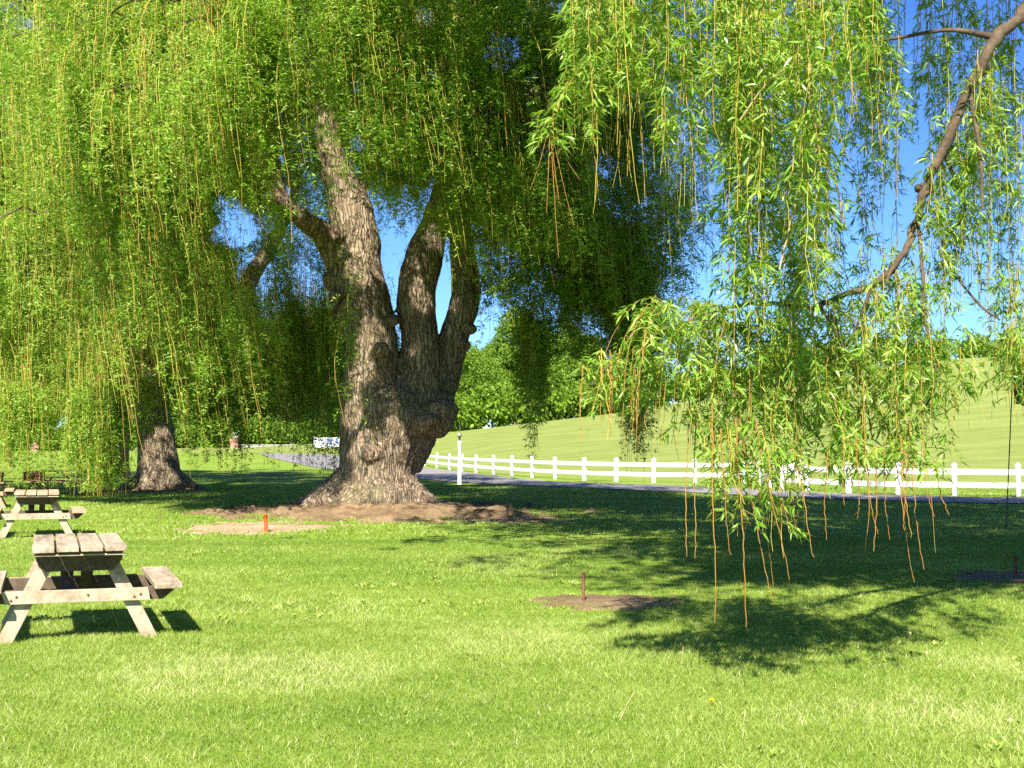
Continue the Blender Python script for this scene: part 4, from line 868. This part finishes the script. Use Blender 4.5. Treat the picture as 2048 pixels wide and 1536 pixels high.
b = at(2012.5, 1055, 25.2); t_ = at(2026, 728, 25.2)
fl = thing("golf_flag", "olive flag on a thin leaning black pole stuck in the shaded lawn", "flag", (b[0], 25.2, 0))
o0 = np.array((b[0], 25.2, 0.0)); tt = np.linspace(-.05, 1, 8)[:, None]
g = Geo(); tube(g, (b - o0) * np.array((1, 1, 0)) + (t_ - b) * tt + np.array((0, 0, b[2])) * 0, .011, 8); g.obj("pole", [M['pole_black']], fl, True)
ft = t_ - o0; g = Geo(); nx, nz = 16, 10; V = []
for th in (-.004, .004):
    for k in range(nz + 1):
        for j in range(nx + 1):
            u, v = j / nx, k / nz
            V.append((ft[0] - .012 * (1 - v) + .02 + u * .52 - .02 * v, .05 * math.sin(u * 7 + v) * u + th, ft[2] - .04 - .72 * (1 - v) * 1.0 - .10 * u * u - .04 * u + .02 * math.sin(u * 9)))
V = np.array(V); n_ = (nx + 1) * (nz + 1); i, j = np.meshgrid(np.arange(nz), np.arange(nx), indexing='ij')
q = np.stack([i * (nx + 1) + j, i * (nx + 1) + j + 1, (i + 1) * (nx + 1) + j + 1, (i + 1) * (nx + 1) + j], -1).reshape(-1, 4)
g.add(V, np.concatenate([q, q[:, ::-1] + n_])); g.obj("cloth", [M['flag']], fl, True)

def stake(px_, ybase, ytop, width, mat, label, lean=0.0):
    d = CAM_Z * F / (ybase - 890); h = (ybase - ytop) / F * d; x = (px_ - 1024) / F * d
    o = thing("stake", label, "stake", (x, d, 0), group="horseshoe pit stakes")
    g = Geo(); r = width / 2 / F * d
    lathe(g, [(0, -.15), (r, -.15), (r * 1.02, 0), (r * .97, h * .5), (r, h - .012), (r * 1.12, h - .010), (r * 1.12, h - .002), (r * .9, h), (0, h + .001)], 14)
    s = g.obj("rod", [mat], o, True); s.rotation_euler = (0, lean, 0)
stake(534, 1064, 1028, 7.5, M['orange'], "bright orange stake standing in the sandy pit", R(-2))
stake(1166, 1203, 1141, 7, M['rust'], "tall rusty steel stake in the sunlit lawn's thin bare patch")
stake(2027, 1152, 1108, 8, M['rust'], "reddish brown stake in dark shaded soil below the flag", R(-1.5))
stake(1015, 1039, 1009, 5, M['rust'], "small dull stake at the end of the great willow's soil mound")

# ------------------------------------------------------------------ picnic tables
def picnic_table(label, loc, rz, top, frame):
    t = thing("picnic_table", label, "picnic table", loc, rz)
    L = 1.62; W = .70; H = .755
    pw = (W - 3 * .017) / 4
    for k in range(4):
        bm = bmesh.new(); x = -W / 2 + pw / 2 + k * (pw + .017); jz = random.uniform(-.003, .003); jy = random.uniform(-.012, .012)
        bm_box(bm, (pw, L, .042), Matrix.Translation((x, jy, H - .021 + jz)), .005); bm_obj("tabletop_board", bm, top, t)
    for s in (-1, 1):
        y = s * (L / 2 - .22)
        # cleat under the top with sloping ends
        bm = bmesh.new(); bm_prism(bm, [(-W / 2 + .02, H - .045), (W / 2 - .02, H - .045), (W / 2 - .025, H - .12), (W / 2 - .10, H - .205), (-W / 2 + .10, H - .205), (-W / 2 + .025, H - .12)], y - .02, y + .02); bm_obj("top_cleat", bm, M['wood_shade'], t)
        bm = bmesh.new(); bm_box(bm, (W - .015, .016, .013), Matrix.Translation((0, s * (L / 2 - .035), H - .066)), .002); bm_obj("edge_lath", bm, frame, t)
        # legs
        for q in (-1, 1):
            x0, z0, x1, z1 = q * .20, H - .05, q * .56, -.02; dx, dz = x1 - x0, z1 - z0; ln = math.hypot(dx, dz); nx_, nz_ = dz / ln * .056, -dx / ln * .056
            hw = .056 / abs(dz / ln)
            bm = bmesh.new(); bm_prism(bm, [(x0 - hw, z0), (x0 + hw, z0), (x1 + hw, z1), (x1 - hw, z1)], y + s * -.064, y + s * -.022) if s > 0 else bm_prism(bm, [(x0 - hw, z0), (x0 + hw, z0), (x1 + hw, z1), (x1 - hw, z1)], y + .022, y + .064)
            bm_obj("leg", bm, frame, t)
        # cross beam outside the legs, and the longer bearer inside that carries the seats
        yo = y + s * .004
        bm = bmesh.new(); bm_prism(bm, [(-.575, .405), (.525, .405), (.545, .305), (-.54, .305)], yo - .018, yo + .018); cb = bm_obj("cross_beam", bm, frame, t)
        bm = bmesh.new()
        for bx in (-.46, -.5, .07, .42, .47): bmesh.ops.create_uvsphere(bm, u_segments=10, v_segments=6, radius=.011, matrix=Matrix.Translation((bx, yo + s * .018, .355 + .02 * math.sin(bx * 40))))
        bm_obj("bolt", bm, M['rust'], cb)
        yi = y - s * .090
        bm = bmesh.new(); bm_prism(bm, [(-.74, .405), (.74, .405), (.74, .375), (.65, .30), (-.65, .30), (-.74, .375)], yi - .02, yi + .02); bm_obj("seat_bearer", bm, M['wood_shade'], t)
        # diagonal brace up to the middle of the top
        y0, z0, y1, z1 = y - s * .13, .33, y - s * .52, H - .045
        ang = math.atan2(y1 - y0, z1 - z0); ln = math.hypot(y1 - y0, z1 - z0)
        bm = bmesh.new(); bm_box(bm, (.098, .038, ln), Matrix.Translation((s * -.085 * -1, (y0 + y1) / 2, (z0 + z1) / 2)) @ Matrix.Rotation(-ang, 4, 'X'), .004); bm_obj("brace", bm, M['wood_shade'], t)
    for q in (-1, 1):
        bm = bmesh.new(); bm_box(bm, (.212, L - .06, .045), Matrix.Translation((q * .672, random.uniform(-.02, .02), .4285)), .006); bm_obj("seat", bm, top, t)
    return t
TR = R(19)
def near_end(px_, py_, rz):
    d = (CAM_Z - .755) * F / (py_ - 890); x = (px_ - 1024) / F * d
    return (x - math.sin(rz) * .8, d + math.cos(rz) * .8, 0)
picnic_table("weathered grey picnic table nearest the camera, seen end-on in full sun", near_end(164, 1092, TR), TR, M['wood'], M['wood_pale'])
picnic_table("reddish brown picnic table in the middle distance, in front of the hanging strands", near_end(76, 985, TR), TR, M['wood_red'], M['wood_pale'])
picnic_table("far picnic table showing only its pale bench side, cut by the photo's edge", (-15.9, 40.5, 0), R(100), M['wood_red'], M['wood_pale'])
picnic_table("far picnic table half hidden by strands, beside the second willow's trunk", (-13.9, 41.6, 0), R(96), M['wood_red'], M['wood_pale'])
picnic_table("dark picnic table of which only a bench end shows behind the reddish one", (-13.15, 33.5, 0), TR, M['wood_red'], M['wood_red'])

# charcoal grill on a post behind the reddish table
gp = at(67, 962, 36); gr = thing("park_grill", "small dark box grill on a post behind the reddish picnic table", "grill", (gp[0], 36, 0))
bm = bmesh.new(); bm_box(bm, (.46, .38, .025), Matrix.Translation((0, 0, .60)), .004)
for (sx, sy, lx, ly) in ((0, .18, .46, .02), (-.22, 0, .02, .335), (.22, 0, .02, .335)): bm_box(bm, (lx, ly, .22), Matrix.Translation((sx, sy, .7235)), .003)
bm_obj("firebox", bm, M['rust'], gr)
bm = bmesh.new()
for k in range(9): bm_box(bm, (.012, .33, .012), Matrix.Translation((-.18 + k * .045, 0, .78)))
bm_obj("grate", bm, M['pole_black'], gr)
g = Geo(); lathe(g, [(0, -.2), (.04, -.2), (.04, .587), (0, .587)], 12); g.obj("post", [M['rust']], gr, True)

# ------------------------------------------------------------------ entrance: brick pillars, wall, sign
def pillar(px_, d, label, ball):
    x = (px_ - 1024) / F * d; z = float(gz(x, d)); o = thing("brick_pillar", label, "pillar", (x, d, z))
    bm = bmesh.new(); bm_box(bm, (.85, .85, 1.7), Matrix.Translation((0, 0, .65)), .01); bm_obj("shaft", bm, M['brick'], o)
    bm = bmesh.new(); bm_box(bm, (1.0, 1.0, .12), Matrix.Translation((0, 0, 1.562)), .015); bm_obj("capstone", bm, M['stone'], o)
    if ball:
        g = Geo(); lathe(g, [(0, 1.622), (.09, 1.622), (.07, 1.70)] + [(.21 * math.sin(a), 1.90 - .21 * math.cos(a)) for a in np.linspace(.4, math.pi, 12)], 20); g.obj("ball", [M['white']], o, True)
pillar(470, 148, "red brick entrance pillar topped by a white ball at the end of the low wall", True)
pillar(73, 146, "red brick pillar glimpsed through strands above the reddish picnic table", False)
x0, x1 = (480 - 1024) / F * 149, (632 - 1024) / F * 151
wl = thing("entrance_wall", "long low pale wall along the far end of the driveway", "wall", (x0, 150, .86))
bm = bmesh.new(); bm_box(bm, (x1 - x0, .4, .80), Matrix.Translation(((x1 - x0) / 2, 0, .25)), .02); bm_obj("wall_body", bm, M['stone'], wl)
bm = bmesh.new(); bm_box(bm, (x1 - x0 + .1, .5, .08), Matrix.Translation(((x1 - x0) / 2, 0, .692)), .01); bm_obj("coping", bm, M['stone'], wl)
xs_ = (655 - 1024) / F * 140; sg = thing("entrance_sign", "white entrance sign board with blue marks beside the great willow's trunk", "sign", (xs_, 140, float(gz(xs_, 140))))
bm = bmesh.new(); bm_box(bm, (2.5, .1, 1.05), Matrix.Translation((0, 0, .98)), .02); bd = bm_obj("board", bm, M['sign_white'], sg)
for s in (-1, 1):
    bm = bmesh.new(); bm_box(bm, (.14, .14, 1.9), Matrix.Translation((s * 1.33, 0, .65)), .01); bm_obj("post", bm, M['white'], sg)
bm = bmesh.new()
for (x, z, a, c) in ((.15, 1.2, .28, .3), (.55, 1.22, .3, .16), (.95, 1.2, .25, .34), (.5, .85, .5, .14), (-.55, 1.2, .35, .06), (-.6, .95, .5, .05), (.2, .62, .8, .08)): bm_box(bm, (a, .012, c), Matrix.Translation((x, -.056, z)), .002)
bm_obj("blue_marks", bm, M['sign_blue'], bd)

# ------------------------------------------------------------------ small things in the grass
def ground_px(px_, py_):
    d = CAM_Z * F / (py_ - 890); return (px_ - 1024) / F * d, d
x, y = ground_px(1420, 1412); dn = thing("dandelion", "single yellow dandelion flower in the sunny grass near the camera", "flower", (x, y, 0))
g = Geo(); lathe(g, [(0, 0), (.002, 0), (.002, .045), (0, .046)], 6); g.obj("stem", [M['broad']], dn)
g = Geo(); nn = 60; a = rng.random(nn) * 6.28; e = rng.random(nn) * 1.2
leaves(g, np.tile((0, 0, .046), (nn, 1)), np.stack([np.cos(a) * np.cos(e), np.sin(a) * np.cos(e), np.sin(e) * .7 + .1], 1), rng.normal(size=(nn, 3)), np.full(nn, .020), np.full(nn, .006), np.full(nn, .5)); g.obj("blossom", [M['yellow']], dn)
TW = [(1358, 1330, .16, 80, "short pale twig standing up in the grass below the longest willow tip"), (1232, 1435, .20, 60, "thin brownish fallen twig in the grass left of the dandelion"), (1477, 1475, .17, 80, "pale dry stalk in the grass close right of the dandelion"),
      (1836, 1430, .18, 75, "pale dry stalk in the sunny grass at the right"), (1962, 1397, .14, 8, "straw-coloured twig lying flat in the grass at the far right"), (1880, 1440, .12, 50, "bent brown twig beside the pale dry stalk at the right")]
for (px_, py_, ln, tilt, lab) in TW:
    x, y = ground_px(px_, py_); g = Geo(); a = rng.random() * 6.28; ca = math.cos(R(tilt)) * ln; sa = math.sin(R(tilt)) * ln
    pts = [(0, 0, .0), (ca * .3 + .006, .01, sa * .35 + .01), (ca * .7 - .005, .0, sa * .7 + .015), (ca, .012, sa + .012)]
    tube(g, spline(pts, 4), np.linspace(.0028, .0012, 13), 6); o = g.obj("fallen_twig", [M['straw']]); o.location = (x, y, -.03); o.rotation_euler = (0, 0, rng.random() * .6 - .3); tag(o, lab, "twig", "dry twigs in the grass")
# broad-leaved weeds among the blades
g = Geo()
for _ in range(300):
    u = rng.random(); y = math.sqrt(36 + u * (400 - 36)); x = (rng.random() * 2 - 1) * .4 * y
    if fbm(np.array([[x * .5, y * .5, 4.0]]), 2)[0] < .52: continue
    nn = 9; a = rng.random(nn) * 6.28; b_ = np.column_stack([x + rng.normal(size=nn) * .035, y + rng.normal(size=nn) * .035, np.full(nn, .012)])
    D = np.stack([np.cos(a), np.sin(a), .55 + .4 * rng.random(nn)], 1); leaves(g, b_, D, np.tile((0, 0, 1.0), (nn, 1)), .035 + .035 * rng.random(nn), .022 + .012 * rng.random(nn), np.clip(.5 + .25 * rng.normal(size=nn), 0, 1))
tag(g.obj("weeds", [M['blade']]), "low broad-leaved weeds scattered through the grass", "weeds", kind="stuff")
